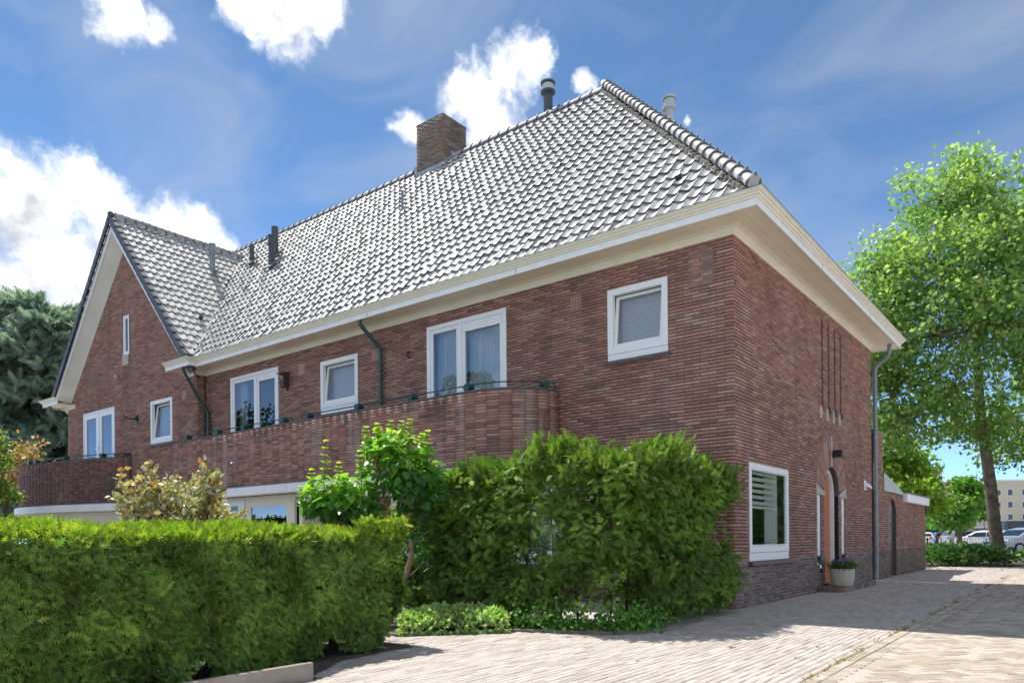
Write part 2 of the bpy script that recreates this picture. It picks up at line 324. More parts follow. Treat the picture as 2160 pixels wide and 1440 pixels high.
def brick_mass(p0, p1, n0, n1, z0, z1, proud, depth=.035):
    """vectorised brick boxes without back face -> V, F; p,n (k,2)"""
    k = len(z0); V = np.zeros((k, 8, 3), np.float32)
    for i, (p, n) in enumerate(((p0, n0), (p1, n1))):
        o = p+n*proud[:, None]; b = p-n*depth
        for j, z in enumerate((z0, z1)):
            V[:, i*2+j, :2] = o; V[:, i*2+j, 2] = z
            V[:, 4+i*2+j, :2] = b; V[:, 4+i*2+j, 2] = z
    # 0 o0z0 1 o0z1 2 o1z0 3 o1z1 4 b0z0 5 b0z1 6 b1z0 7 b1z1
    T = np.array([(0, 2, 3, 1), (1, 3, 7, 5), (0, 4, 6, 2), (0, 1, 5, 4), (2, 6, 7, 3)])
    F = (T[None]+(np.arange(k)*8)[:, None, None]).reshape(-1, 4)
    return V.reshape(-1, 3), F
def lay(iv, z0, ncourse, bond=True, cl=CO, bl=BL, bj=.0135, pj=.008, minlen=.03, ph=0):
    """courses -> arrays u0,u1,z0,z1"""
    out = []
    for k in range(ncourse):
        zb = z0+k*cl+bj/2; zt = z0+(k+1)*cl-bj/2; off = ((k % 2)*.5*bl if bond else 0)+ph
        for a, b in iv((zb+zt)/2):
            if b-a < .02: continue
            cuts = [a]; q = math.floor((a-off)/bl)+1
            while off+q*bl < b-minlen:
                c = off+q*bl
                if c > a+minlen: cuts.append(c)
                q += 1
            cuts.append(b)
            for c0, c1 in zip(cuts[:-1], cuts[1:]): out.append((c0+pj/2, c1-pj/2, zb, zt))
    return np.array(out)
def minus(a, b, holes):
    seg = [(a, b)]
    for h0, h1 in holes:
        ns = []
        for s0, s1 in seg:
            if h1 <= s0 or h0 >= s1: ns.append((s0, s1)); continue
            if h0 > s0: ns.append((s0, h0))
            if h1 < s1: ns.append((h1, s1))
        seg = ns
    return seg
def backing(mb, u0, u1, z0, z1, holes, fn):
    us = sorted({u0, u1, *[h[0] for h in holes], *[h[1] for h in holes]}); zs = sorted({z0, z1, *[h[2] for h in holes], *[h[3] for h in holes]})
    us = [u for u in us if u0 <= u <= u1]; zs = [z for z in zs if z0 <= z <= z1]
    for i in range(len(us)-1):
        for j in range(len(zs)-1):
            um, zm = (us[i]+us[i+1])/2, (zs[j]+zs[j+1])/2
            if any(h[0] < um < h[1] and h[2] < zm < h[3] for h in holes): continue
            fn(mb, us[i], us[i+1], zs[j], zs[j+1])
_bm = {}
def single_bricks(A, to_world, parent, mats, zpl, rotz):
    for (u0, u1, zb, zt, pr_) in A:
        key = (round(u1-u0, 3), round(zt-zb, 3))
        pl = (zb+zt)/2 < zpl
        if (key, pl) not in _bm:
            w, h = key; mb = MB().box((-w/2, -.0175, -h/2), (w/2, .0175, h/2)); me = bpy.data.meshes.new('brick'); me.from_pydata(mb.v, [], mb.f); me.materials.append(mats[1] if pl else mats[0]); _bm[(key, pl)] = me
        o = bpy.data.objects.new('brick', _bm[(key, pl)]); o.location = to_world((u0+u1)/2, pr_-.0175, (zb+zt)/2); o.rotation_euler = (0, 0, rotz); link(o, parent)

# ---- front wall (y = 0): openings u0,u1,z0,z1
ZP = .688
WIN = {'w4': (-2.129, -1.052, 3.963, 5.129), 'w3': (-6.277, -4.257, 2.95, 5.285), 'w2': (-9.65, -8.367, 3.92, 5.12), 'w1': (-13.345, -11.268, 2.95, 5.275),
       'g1': (-4.15, -2.30, .62, 2.22), 'g2': (-7.35, -6.0, .62, 2.15), 'g3': (-13.9, -12.15, .62, 2.05), 'g4': (-11.85, -9.75, .0, 2.08), 'g5': (-8.12, -7.80, .62, 2.02)}
FH = list(WIN.values())
def iv_front(z): return minus(HX, 0, [(h[0], h[1]) for h in FH if h[2] < z < h[3]])
wf = MB(); backing(wf, HX, -.02, -.3, ZT+.1, FH, lambda m, a, b, c, d: m.box((a, .018, c), (b, .26, d)))
wall_front = wf.build('wall', mMortar, house); wall_front['label'] = 'front wall of long thin red bricks with dark recessed bed joints'
npl = int(ZP/CO)
def split_wall(A, keyfn, nsingle):
    key = keyfn(A); idx = np.argsort(key); keep = idx[:nsingle]; rest = idx[nsingle:]
    return A[keep], A[rest]
A = lay(iv_front, ZP, 93); A = np.c_[A, rng.uniform(-.0015, .0025, len(A))]
cent = lambda A: np.c_[(A[:, 0]+A[:, 1])/2, np.zeros(len(A)), (A[:, 2]+A[:, 3])/2]
hid = lambda A: np.where((A[:, 2] < 2.35) | (A[:, 1]-A[:, 0] < .1), 50., 0.)
S, A = split_wall(A, lambda A: np.linalg.norm(cent(A)-CAM, axis=1)+hid(A), 300)
single_bricks(S, lambda u, n, z: (u, -n, z), wall_front, (mBrick[1], mPlinth[1]), ZP, 0)
def emit(A, mapf, nrm, parent, mat, name='brickwork'):
    k = len(A); p0 = np.array([mapf(u) for u in A[:, 0]]); p1 = np.array([mapf(u) for u in A[:, 1]]); n = np.tile(np.array(nrm, float), (k, 1))
    V, F = brick_mass(p0, p1, n, n, A[:, 2], A[:, 3], A[:, 4])
    return npobj(name, V, F, mat, parent, rnd=np.repeat(rng.random(k), 5), kind='stuff')
emit(A, lambda u: (u, 0), (0, -1), wall_front, mBrick[0])
Ap = lay(iv_front, 0, npl+1, bj=.008, bl=.22); Ap = Ap[Ap[:, 3] < ZP]; Ap = np.c_[Ap, rng.uniform(0, .003, len(Ap))]
emit(Ap, lambda u: (u, 0), (0, -1), wall_front, mPlinth[0])
wf2 = MB(); backing(wf2, HX, 0, -.05, ZP, FH, lambda m, a, b, c, d: m.box((a, .004, c), (b, .0175, d))); wf2.build('plinth_mortar', mMortarL, wall_front)

# ---- side wall (x = 0)
DY0, DY1, DC, ZS = 4.674, 5.766, 5.22, 1.90
def inner_half(z): return .546*math.sqrt(max(0, 1-((z-ZS)/.56)**2)) if z > ZS else .546
def outer_half(z): return 1.10*math.sqrt(max(0, 1-((z-2.05)/.97)**2))
SW = (.572, 2.445, .685, 2.207)
SLY = [(4.55+i*.455, 4.55+i*.455+.13) for i in range(4)]
SLZ = (3.62, 5.30)
SL_L = (4.19, 4.42, .688, 1.87); SL_R = (5.97, 6.20, .688, 1.87)
def iv_side(z):
    h = []
    if SW[2] < z < SW[3]: h.append((SW[0], SW[1]))
    if SLZ[0] < z < SLZ[1]: h += SLY
    if z < ZS: h.append((DY0, DY1))
    if SL_L[2] < z < SL_L[3]: h += [(SL_L[0], SL_L[1]), (SL_R[0], SL_R[1])]
    if 1.87 < z < 2.05: h += [(4.10, DY0), (DY1, 6.30), (DY0, DY1)]
    if z >= 2.05: 
        o = outer_half(z)
        if o > 0: h.append((DC-o, DC+o))
    return minus(.036, HY, sorted(h))
SH = [SW, (DY0, DY1, -.3, 2.46), SL_L, SL_R] + [(a, b, *SLZ) for a, b in SLY]
ws_ = MB(); backing(ws_, 0.02, HY, -.3, ZT+.1, SH, lambda m, a, b, c, d: m.box((-.26, a, c), (-.018, b, d)))
for i in range(14):                                  # spandrels left and right of the arch head
    za, zb = ZS+i*.04, ZS+(i+1)*.04; hw = inner_half((za+zb)/2)
    ws_.box((-.26, DY0, za), (-.012, DC-hw, zb)); ws_.box((-.26, DC+hw, za), (-.012, DY1, zb))
wall_side = ws_.build('wall', mMortar, house); wall_side['label'] = 'side wall of red brick above a dark plinth facing the driveway'
A = lay(iv_side, ZP, 93); A = np.c_[A, rng.uniform(-.0015, .0025, len(A))]
centS = lambda A: np.c_[np.zeros(len(A)), (A[:, 0]+A[:, 1])/2, (A[:, 2]+A[:, 3])/2]
S, A = split_wall(A, lambda A: np.linalg.norm(centS(A)-CAM, axis=1)+np.where((A[:, 1]-A[:, 0] < .1) | ((A[:, 0] < .25) & (A[:, 2] < 2.2)), 50, 0), 230)
single_bricks(S, lambda u, n, z: (n, u, z), wall_side, (mBrick[1], mPlinth[1]), ZP, math.pi/2)
emit(A, lambda u: (0, u), (1, 0), wall_side, mBrick[0])
Ap = lay(iv_side, 0, npl+1, bj=.008, bl=.22); Ap = Ap[Ap[:, 3] < ZP]; Ap = np.c_[Ap, rng.uniform(0, .003, len(Ap))]
S, Ap = split_wall(Ap, lambda A: np.linalg.norm(centS(A)-CAM, axis=1)+np.where(A[:, 0] < .25, 50, 0), 70)
single_bricks(S, lambda u, n, z: (n, u, z), wall_side, (mBrick[1], mPlinth[1]), ZP, math.pi/2)
emit(Ap, lambda u: (0, u), (1, 0), wall_side, mPlinth[0])
for q0, q1 in ((.006, DY0), (DY1, HY)):
    p2 = MB(); backing(p2, q0, q1, -.05, ZP, SH, lambda m, a, b, c, d: m.box((-.0175, a, c), (-.004, b, d))); p2.build('plinth_mortar', mMortarL, wall_side)
# voussoirs of the door arch: each brick on edge, fanned between the inner and the outer curve
arch = MB(); backing(arch, DC-1.1, DC+1.1, 2.05, 3.02, [], lambda m, a, b, c, d: None)
va = []
nv = 22
for sgn in (-1, 1):
    for i in range(nv):
        t0, t1 = [(.02+.94*q/nv)*math.pi/2 for q in (i+.06, i+.94)]
        q = []
        for t in (t0, t1):
            q.append(((DC+sgn*.55*math.cos(t)), ZS+.08*(1-math.sin(t))+.565*math.sin(t))); q.append(((DC+sgn*1.09*math.cos(t)), 2.06+.965*math.sin(t)))
        va.append([q[0], q[1], q[3], q[2]])
for q in va:
    P = [(-.035, y, z) for y, z in q]
    o = MB().prism(P if True else P, (.036, 0, 0)).build('voussoir', mBrick[1], wall_side)
ab = MB()
for i in range(24):
    t0, t1 = i/24*math.pi/2, (i+1)/24*math.pi/2
    for sgn in (-1, 1):
        ab.prism([(-.05, DC+sgn*.545*math.cos(t), z) for t, z in ((t0, ZS+.56*math.sin(t0)), (t1, ZS+.56*math.sin(t1)))]+[(-.05, DC+sgn*1.12*math.cos(t), 2.04+.99*math.sin(t)) for t in (t1, t0)], (.04, 0, 0))
ab.build('arch_mortar', mMortar, wall_side)
MB().box((-.05, DC-.045, 2.47), (.006, DC+.045, 3.08)).build('keystone', mStone, wall_side, bevel=.004)
for y0, y1, zi, zo in ((4.10, DY0, 1.93, 2.09), (6.30, DY1, 1.93, 2.09)):
    MB().prism([(-.20, y0, 1.87), (-.20, y1, 1.87), (-.20, y1, zi), (-.20, y0, zo)], (.215, 0, 0)).build('impost_stone', mStone, wall_side, bevel=.004)
# door reveals of brick
for y, s in ((DY0, -1), (DY1, 1)):
    A = lay(lambda z: [(0.0, .22)], 0, int(ZS/CO), bl=.24); A = np.c_[A, np.zeros(len(A))]
    emit(A, (lambda y: (lambda u: (-u-.004 if True else 0, y)))(y), (0, -s), wall_side, mBrick[0], 'reveal_bricks')

# ---- gable wall (y = GY)
APX, SLW = 9.85, 1.08
GW = {'gd': (-21.61, -19.40, 2.9, 5.242), 'gw': (-17.125, -15.90, 3.867, 5.10), 'gs': (-18.763, -18.405, 6.689, 7.86), 'gg': (-22.0, -19.0, .4, 2.0)}
GH = list(GW.values())
def iv_gab(z):
    a, b = GX0, GX1
    if z > 5.4:
        hw = max(0, (APX-z)/SLW); a, b = max(a, GC-hw), min(b, GC+hw)
    return minus(a, b, [(h[0], h[1]) for h in GH if h[2] < z < h[3]]) if b > a else []
wg = MB(); backing(wg, GX0, GX1-.02, -.3, 5.4, GH, lambda m, a, b, c, d: m.box((a, GY+.018, c), (b, GY+.25, d)))
for i in range(int((APX-5.4)/.05)+1):
    z = 5.4+i*.05
    for a, b in iv_gab(z+.025): wg.box((a, GY+.018, z), (b, GY+.25, min(z+.05, APX)))
wg.box((HX-.26, GY+.018, -.3), (HX-.018, .0115, ZT+.1)); wg.box((GX0+.012, GY+.26, -.3), (GX0+.26, HY, ZT+.1))
wall_gable = wg.build('gable_wall', mMortar, house)
A = lay(iv_gab, 0, int(APX/CO)); A = np.c_[A, rng.uniform(-.0015, .0025, len(A))]
emit(A, lambda u: (u, GY), (0, -1), wall_gable, mBrick[0])
A = lay(lambda z: [(GY+.036, .0)], 0, int(ZT/CO)+1, bl=.24); A = np.c_[A, np.zeros(len(A))]
emit(A, lambda u: (HX, u), (1, 0), wall_gable, mBrick[0])
MB().box((GX0+.3, HY-.3, -.3), (-.3, HY-.01, ZT+.1)).build('back_wall', mBrick[0], house)
MB().box((GX0+.3, .3, 2.55), (-.3, HY-.4, 2.75)).build('upper_floor', mRoom, house)
MB().box((GX0+.3, .3, 5.45), (-.3, HY-.4, 5.5)).build('upper_ceiling', mRoom, house)
mb = MB()
for x in (-3.6, -7.6, -11, -14.4): mb.box((x, .3, -.1), (x+.1, HY-.4, 5.45))
mb.box((GX0+.3, 3.2, -.1), (-.3, 3.3, 5.45)); mb.build('room_partition', mRoom, house)

# air bricks, repaired patch
def airbrick(x, y, z, par):
    m = MB()
    for i in range(4): m.box((x-.11+i*.056, y-.006, z-.12), (x-.11+i*.056+.044, y+.02, z+.12))
    m.build('air_brick', mBrick[1], par)
for x, z in ((-2.742, 5.046), (-7.793, 4.991), (-10.334, 5.07)): airbrick(x, 0, z, wall_front)
for x, z in ((-15.26, 5.057), (-17.83, 4.95)): airbrick(x, GY, z, wall_gable)
pm = MB()
pm.box((-.70, -.006, 4.85), (-.30, .004, 5.42)); patch = pm.build('repair_patch', M('repair_mortar', (.19, .14, .12), .95, (.25, .19, .165), 30, bump=.3), wall_front); patch['label'] = 'patch of bricks set in pale mortar below the eaves'
for k in range(9):
    z = 4.87+k*.06; off = (k % 2)*.12
    for q in range(3):
        a = max(-.685, -.70+off+q*.24-.12); b = min(-.315, a+.215 if q or off else a+.1)
        a2 = -.69+q*.2+off*.5
        if a2+.16 < -.31: MB().box((a2, -.010, z), (a2+.165+.0, .002, z+.046)).build('brick', mBrick[1], wall_front)

# ---- windows
def window(key, plane, u0, u1, z0, z1, cols=1, depth=.05, sill=None, fw=.09, glass=None, open_tilt=None, boardh=0, curtain=None, par=None, bottom=None, transom=None, sash=.055, split=None):
    """plane: 'y' (front, u = x) or 'x' (side, u = y); the frame is the part, its pieces are sub-parts"""
    yb = GY if plane == 'g' else 0
    def P(u, n, z): return (u, yb-n, z) if plane != 'x' else (n, u, z)
    def bx(m, a, b, n0, n1, c, d):
        p, q = P(a, n0, c), P(b, n1, d); m.box(tuple(map(min, p, q)), tuple(map(max, p, q)))
    f = MB(); zb = z0+boardh; fd = -depth
    bx(f, u0, u0+fw, fd, .008, zb, z1); bx(f, u1-fw, u1, fd, .008, zb, z1); bx(f, u0+fw, u1-fw, fd, .008, z1-fw, z1); bx(f, u0+fw, u1-fw, fd, .008, zb, zb+fw)
    if boardh: bx(f, u0, u1, fd, .002, z0, zb-.004)
    if cols == 2:
        uc = split if split is not None else (u0+u1)/2
        bx(f, uc-.035, uc+.035, fd, .010, zb+fw, z1-fw)
    o = f.build('window', mFrame, house, bevel=.004)
    ivs = [(u0+fw, u1-fw)] if cols == 1 else [(u0+fw, uc-.035), (uc+.035, u1-fw)]
    for i, (a, b) in enumerate(ivs):
        m = MB(); c, d = zb+fw, z1-fw; s = sash
        tl = open_tilt if (open_tilt and cols == 1) else 0
        def T(z): return -depth*.55-tl*(z-c)                # tilted inward at the top
        def bar(a0, b0, c0, d0):
            V = []
            for n in (-.02, .02):
                for (uu, zz) in ((a0, c0), (b0, c0), (b0, d0), (a0, d0)): V.append(P(uu, T(zz)+n, zz))
            m.add(V, [(3, 2, 1, 0), (4, 5, 6, 7), (0, 1, 5, 4), (1, 2, 6, 5), (2, 3, 7, 6), (3, 0, 4, 7)])
        g2 = .004
        bar(a+g2, a+s, c+g2, d-g2); bar(b-s, b-g2, c+g2, d-g2); bar(a+s, b-s, d-s, d-g2); bar(a+s, b-s, c+g2, c+s+.01)
        m.build('sash', mFrame, o)
        gm = MB(); V = [P(a+s, T(c+s)-.004, c+s), P(b-s, T(c+s)-.004, c+s), P(b-s, T(d-s)-.004, d-s), P(a+s, T(d-s)-.004, d-s)]
        gm.add(V, [(0, 1, 2, 3)]); gm.build('pane', glass or mGlass, o)
    if curtain:
        mode = curtain; cm_ = MB(); nb = 26
        for (a, b) in (ivs if mode == 'full' else [(ivs[0][0], ivs[0][0]+.35*(ivs[0][1]-ivs[0][0]))] if mode == 'left' else [(ivs[-1][1]-.45*(ivs[-1][1]-ivs[-1][0]), ivs[-1][1])]):
            rows = []
            for zz in (z0, z1):
                rows.append([P(a+(b-a)*q/60, -.24+.028*math.sin(q*1.9)+.012*math.sin(q*.77), zz) for q in range(61)])
            cm_.grid(rows)
        cm_.build('curtain', mCurtain, o, smooth=True)
    if sill:
        m = MB(); n = max(1, int((u1-u0+.1)/.21)); w = (u1-u0+.1)/n
        for i in range(n):
            a = u0-.05+i*w
            V = [P(a+.002, -.03, z0-.06), P(a+w-.002, -.03, z0-.06), P(a+w-.002, sill, z0-.075), P(a+.002, sill, z0-.075), P(a+.002, -.03, z0-.003), P(a+w-.002, -.03, z0-.003), P(a+w-.002, sill, z0-.03), P(a+.002, sill, z0-.03)]
            m.add(V, [(0, 1, 2, 3), (7, 6, 5, 4), (0, 4, 5, 1), (1, 5, 6, 2), (2, 6, 7, 3), (3, 7, 4, 0)])
        m.build('sill', mSill, o)
    return o
w4 = window('w4', 'y', *WIN['w4'], boardh=.10, sill=.05, glass=mGlassT, open_tilt=.10, fw=.10, depth=.08)
m = MB()                                                    # louvre blind behind the obscured pane
for i in range(26): m.box((-2.0, .26, 4.16+i*.034), (-1.18, .275, 4.186+i*.034))
m.build('blind', mBlind, w4)
w3 = window('w3', 'y', *WIN['w3'], cols=2, curtain='full', fw=.085, sash=.075, split=-5.38)
MB().box((-5.34, -.004, 5.02), (-4.36, .02, 5.17)).build('roller_box', mWhite, w3, bevel=.005)
w2 = window('w2', 'y', *WIN['w2'], boardh=.14, sill=.05, glass=mGlassT, open_tilt=.10, fw=.10, depth=.08)
m = MB()
for i in range(28): m.box((-9.53, .26, 4.12+i*.034), (-8.48, .275, 4.146+i*.034))
m.build('blind', mBlind, w2)
w1 = window('w1', 'y', *WIN['w1'], cols=2, fw=.085, sash=.075, split=-12.2, curtain='left')
MB().box((-12.15, -.004, 5.02), (-11.37, .02, 5.16)).build('roller_box', mWhite, w1, bevel=.005)
gd = window('gd', 'g', *GW['gd'], cols=2, fw=.05, sash=.16, curtain='right')
gw = window('gw', 'g', *GW['gw'], boardh=.02, sill=.05, open_tilt=.11, fw=.10, depth=.08, glass=mGlass, curtain='full')
gs = window('gs', 'g', *GW['gs'], fw=.05, sash=.04)
for dx in (-.04, .40): MB().box((-18.763+dx-.012, GY-.003, 6.5+ (0 if dx > 0 else .2)), (-18.763+dx+.012, GY+.014, 8.05)).build('wall_groove', mBlackM, wall_gable)
MB().box((-18.80, GY-.03, 6.38), (-18.42, GY+.05, 6.685)).build('sill_stone', mStone, gs, bevel=.004)
MB().box((-20.62, GY-.06, 4.02), (-20.50, GY-.04, 4.04)).box((-20.53, GY-.045, 3.96), (-20.49, GY-.005, 4.10)).build('door_handle', mChrome, gd)
for k in ('g1', 'g2', 'g3', 'g5'): window(k, 'y', *WIN[k], cols=(1 if k in ('g5',) else 2), boardh=.0 if k == 'g5' else .08, sill=.05, glass=mGlassG, curtain='full' if k != 'g5' else None, fw=.08 if k != 'g5' else .05)
window('gg', 'g', *GW['gg'], cols=2, glass=mGlassG, curtain='full')
# side window on the driveway
sw = window('sw', 'x', *SW, boardh=.13, glass=mGlassG, fw=.10, depth=.03, sash=.012)
MB().box((-.03, SW[0]-.06, SW[2]-.075), (.075, SW[1]+.12, SW[2]-.006)).build('sill', mSill, sw, bevel=.012)
m = MB()
for i, (c) in enumerate(((.30), (.30), (.30))): pass
for i in range(6): m.box((-.09, SW[0]+.08, 2.10-i*.095), (-.085, SW[0]+1.5, 2.10-i*.095-.055))
m.build('striped_blind', M('striped_blind', (.66, .67, .64), .8), sw)
MB().box((-.105, SW[0]+.06, 1.51), (-.08, SW[0]+1.52, 1.55)).build('blind_rail', mWhite, sw)
m = MB(); m.grid([[(-.16+.02*math.sin(q*1.7), SW[0]+1.12+.62*q/40, z) for q in range(41)] for z in (.8, 2.15)]); m.build('curtain', mCurtain, sw, smooth=True)
MB().box((-.5, SW[0]-.2, .5), (-.48, SW[0]+1.0, 1.28)).build('interior_blind', mBlind, sw)
MB().box((-.53, SW[0]-.2, 1.28), (-.44, SW[0]+1.1, 1.36)).build('pelmet', mWhite, sw, bevel=.01)
MB().prism([(-.10, 1.60, .80), (-.10, 1.66, .80), (-.10, 1.73, 1.0), (-.10, 1.71, 1.0)], (.02, 0, 0)).build('window_display_stand', mWhite, sw)
# slit windows of the stair with stone feet
for i, (a, b) in enumerate(SLY):
    o = MB().box((-.12, a, SLZ[0]), (-.10, b, SLZ[1])).build('slit_window', mGlassG, house)
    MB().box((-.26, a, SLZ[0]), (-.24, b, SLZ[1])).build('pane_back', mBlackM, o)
    MB().box((-.11, b-.022, SLZ[0]), (-.09, b, SLZ[1])).build('frame', mFrame, o)
    if i: MB().box((-.05, a-.02, SLZ[0]-.10), (.05, b+.01, SLZ[0])).build('ledge', mSill, o)
for i in range(4):
    y = SLY[i][0]-.17+(0 if i else .0); MB().box((-.02, y+.01, SLZ[0]-.26), (.014, y+.15, SLZ[0]-.02)).build('foot_stone', mStone, wall_side, bevel=.003)
# front door
dr = MB(); pts = [(DY0+.10, .12), (DY0+.10, ZS)]
def archpts(hw, h, zb, n=14): return [(DC-hw, zb)]+[(DC-hw*math.cos(math.pi*i/n), ZS+h*math.sin(math.pi*i/n)) for i in range(n+1)]+[(DC+hw, zb)]
dr.prism([(-.22, y, z) for y, z in archpts(.45, .46, .10)], (.05, 0, 0))
door = dr.build('front_door', mDoor, house); door['label'] = 'orange brown arched front door'
for k in range(4):
    MB().box((-.172, DC-.28, .35+k*.38), (-.155, DC+.28, .35+k*.38+.26)).build('door_panel', mDoor, door, bevel=.008)
MB().box((-.17, DC-.38, .10), (-.13, DC+.42, .28)).build('kick_board', mDoor, door, bevel=.01)
MB().tube([(-.17, DC-.35, 1.05), (-.11, DC-.35, 1.05), (-.11, DC-.24, 1.05)], .012).build('door_handle', mChrome, door, smooth=True)
m = MB(); o_ = archpts(.545, .56, .06, 20); i_ = archpts(.455, .465, .06, 20)
for k in range(len(o_)-1):
    m.prism([(-.23, *o_[k]), (-.23, *o_[k+1]), (-.23, *i_[k+1]), (-.23, *i_[k])], (.13, 0, 0))
m.build('door_frame', mWhite, door)
for nm, (a, b, c, d) in (('L', SL_L), ('R', SL_R)):
    o = MB().box((-.07, a, c), (-.02, b, d)).build('side_light', mFrame, house, bevel=.004)
    MB().box((-.021, a+.03, c+.62), (-.012, b-.03, d-.04)).build('panel', mWhite, o); MB().box((-.03, a-.03, c-.09), (.075, b+.06, c-.005)).build('sill', mSill, o, bevel=.008)

# ---- eaves: crown, fascia and soffit swept round the walls
def eave_path(o): return [(-15.17, GY-o), (HX+o, GY-o), (HX+o, -o), (o, -o), (o, HY+o), (-1.5, HY+o)]
def eave_path_l(o): return [(GX0-o, HY+o), (GX0-o, GY-o), (-22.18, GY-o)]
def sweep(profile, paths, name, mat, ends=True):
    m = MB()
    for path in paths:
        rows = [[(x, y, z) for x, y in path(o)] for o, z in profile]
        m.grid(rows)
        if ends:
            for e in (0, -1): m.add([r[e] for r in rows], [tuple(range(len(rows)))])
    return m.build(name, mat, house)
PT = (eave_path, eave_path_l)
sweep([(.0, 5.50), (.022, 5.50), (.022, 5.525), (.034, 5.535), (.034, 5.55), (.05, 5.56), (.06, 5.578), (.085, 5.592), (.13, 5.605), (.13, 5.64), (0, 5.64)], (eave_path, eave_path_l), 'bed_mould', mCream)
sof = MB()
for a, b in ((.13, .285), (.291, .42), (.426, .54)):
    for path in PT:
        sof.grid([[(x, y, z) for x, y in path(o)] for o, z in ((a, 5.63), (a, 5.61), (b, 5.61), (b, 5.63))])
sof.build('soffit_board', mSoffit, house)
sweep([(.1, 5.635), (.545, 5.635)], PT, 'soffit_back', mSoffit, False)
sweep([(.535, 5.63), (.535, 5.584), (.557, 5.584), (.557, 5.682), (.53, 5.682)], PT, 'fascia', mWhite)
sweep([(.54, 5.684), (.572, 5.684), (.580, 5.702), (.580, 5.712), (.602, 5.716), (.610, 5.734), (.610, 5.744), (.634, 5.75), (.645, 5.768), (.645, 5.774), (.662, 5.776), (.662, 5.792), (.60, 5.792), (.585, 5.73), (.35, 5.72), (.35, 5.68)], PT, 'gutter', mCream)
for x in (-11.2, -7.4, -3.6): MB().box((x-.004, -.5595, 5.586), (x+.004, -.5575, 5.681)).build('board_joint', mSill, house)
for y in (2.6, 6.1): MB().box((.5575, y-.004, 5.586), (.5595, y+.004, 5.681)).build('board_joint', mSill, house)
sweep([(.664, 5.787), (.668, 5.799), (.62, 5.801), (.60, 5.796)], PT, 'gutter_edge', mLead)

# ---- roof
RY, RZ, EY, EZ = 4.335, 11.44, -.45, 5.83
SLM = (RZ-EZ)/(RY-EY); SA = math.atan(SLM); PXR, PXL = -4.655, -20.6; HXE = .45
SLH = (RZ-EZ)/(HXE-PXR); BYE = 2*RY-EY
zmain = lambda y: EZ+(y-EY)*SLM
GZ, SLG = 10.70, 1.14; GAP = -.585
zgab = lambda x: GZ-SLG*abs(x-GC)
LXE = -23.0
rf = MB()
yv = EY+(GZ-EZ)/SLM; gk = (GZ-EZ)/SLG
rf.add([(HXE, EY, EZ), (PXR, RY, RZ), (PXL, RY, RZ), (LXE, EY, EZ), (HXE, BYE, EZ), (LXE, BYE, EZ), (GC+gk, EY, EZ), (GC, yv, GZ), (GC, RY, RZ), (GC-gk, EY, EZ)], [(0, 1, 8, 7, 6), (8, 2, 3, 9, 7), (0, 4, 1), (4, 5, 2, 8, 1), (3, 2, 5)])
rf.add([(GC, GAP+.02, GZ), (GC, yv+.1, GZ), (GC+4.34, GAP+.02, zgab(GC+4.34)), (GC+4.34, EY, zgab(GC+4.34)), (GC-4.34, GAP+.02, zgab(GC+4.34)), (GC-4.34, EY, zgab(GC+4.34))], [(0, 2, 3, 1), (0, 1, 5, 4)])
roof = rf.build('roof', mUnder, house); roof['label'] = 'steep hipped roof of grey glazed wavy tiles'
TW, TG, TLn = .206, .305, .36
ts_ = np.linspace(0, 1, 10)
hn = .038*(.5+.5*np.cos(2*math.pi*ts_))**1.5
hn[-1] += .007; hn[-2] += .004
tile_u = ts_*(TW+.012)-.006
def tile_template():
    V = []; F = []
    n = len(ts_)
    for v, lift in ((0, .036), (.02, .040), (TLn, .004)):
        for u, h in zip(tile_u, hn): V.append((u, v, h+lift))
    for u, h in zip(tile_u, hn): V.append((u, .002, h+.019))
    for r in (0, 1):
        for i in range(n-1): F.append((r*n+i, r*n+i+1, (r+1)*n+i+1, (r+1)*n+i))
    for i in range(n-1): F.append((3*n+i, 3*n+i+1, i+1, i))
    return np.array(V), np.array(F)
TV, TF = tile_template()
def tiles(name, O, ux, us, un_, pos, mat, parent, single=0, smat=None, cam_sort=True):
    O, ux, us, un_ = [np.array(q, float) for q in (O, ux, us, un_)]
    P = np.array([O+ux*a+us*b for a, b in pos]); P = P+rng.normal(0, .0035, P.shape)+un_*rng.normal(0, .0016, (len(P), 1))
    idx = np.argsort(np.linalg.norm(P-CAM, axis=1)) if single else np.arange(len(P))
    B = np.stack([ux, us, un_]); Vl = TV@B
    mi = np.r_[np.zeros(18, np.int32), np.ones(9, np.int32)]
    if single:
        me = npmesh('roof_tile', Vl, TF, smat, smooth=False); me.materials.append(mNoseShade); me.polygons.foreach_set('material_index', mi)
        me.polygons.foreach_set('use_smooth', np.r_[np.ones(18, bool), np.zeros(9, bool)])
        for i in idx[:single]:
            o = bpy.data.objects.new('roof_tile', me); o.location = P[i]; link(o, parent)
    R = P[idx[single:]]; k = len(R)
    V = (R[:, None]+Vl[None]).reshape(-1, 3); F = (TF[None]+(np.arange(k)*len(TV))[:, None, None]).reshape(-1, 4)
    o = npobj(name, V, F, mat, parent, rnd=np.repeat(rng.random(k), len(TF)), kind='stuff')
    o.data.polygons.foreach_set('use_smooth', np.tile(np.r_[np.ones(18, bool), np.zeros(9, bool)], k)); o.data.materials.append(mNoseShade); o.data.polygons.foreach_set('material_index', np.tile(mi, k))
us = np.array([0, math.cos(SA), math.sin(SA)]); nm = np.array([0, -math.sin(SA), math.cos(SA)])
nrow = int(math.hypot(RZ-EZ, RY-EY)/TG)+1
pos = []
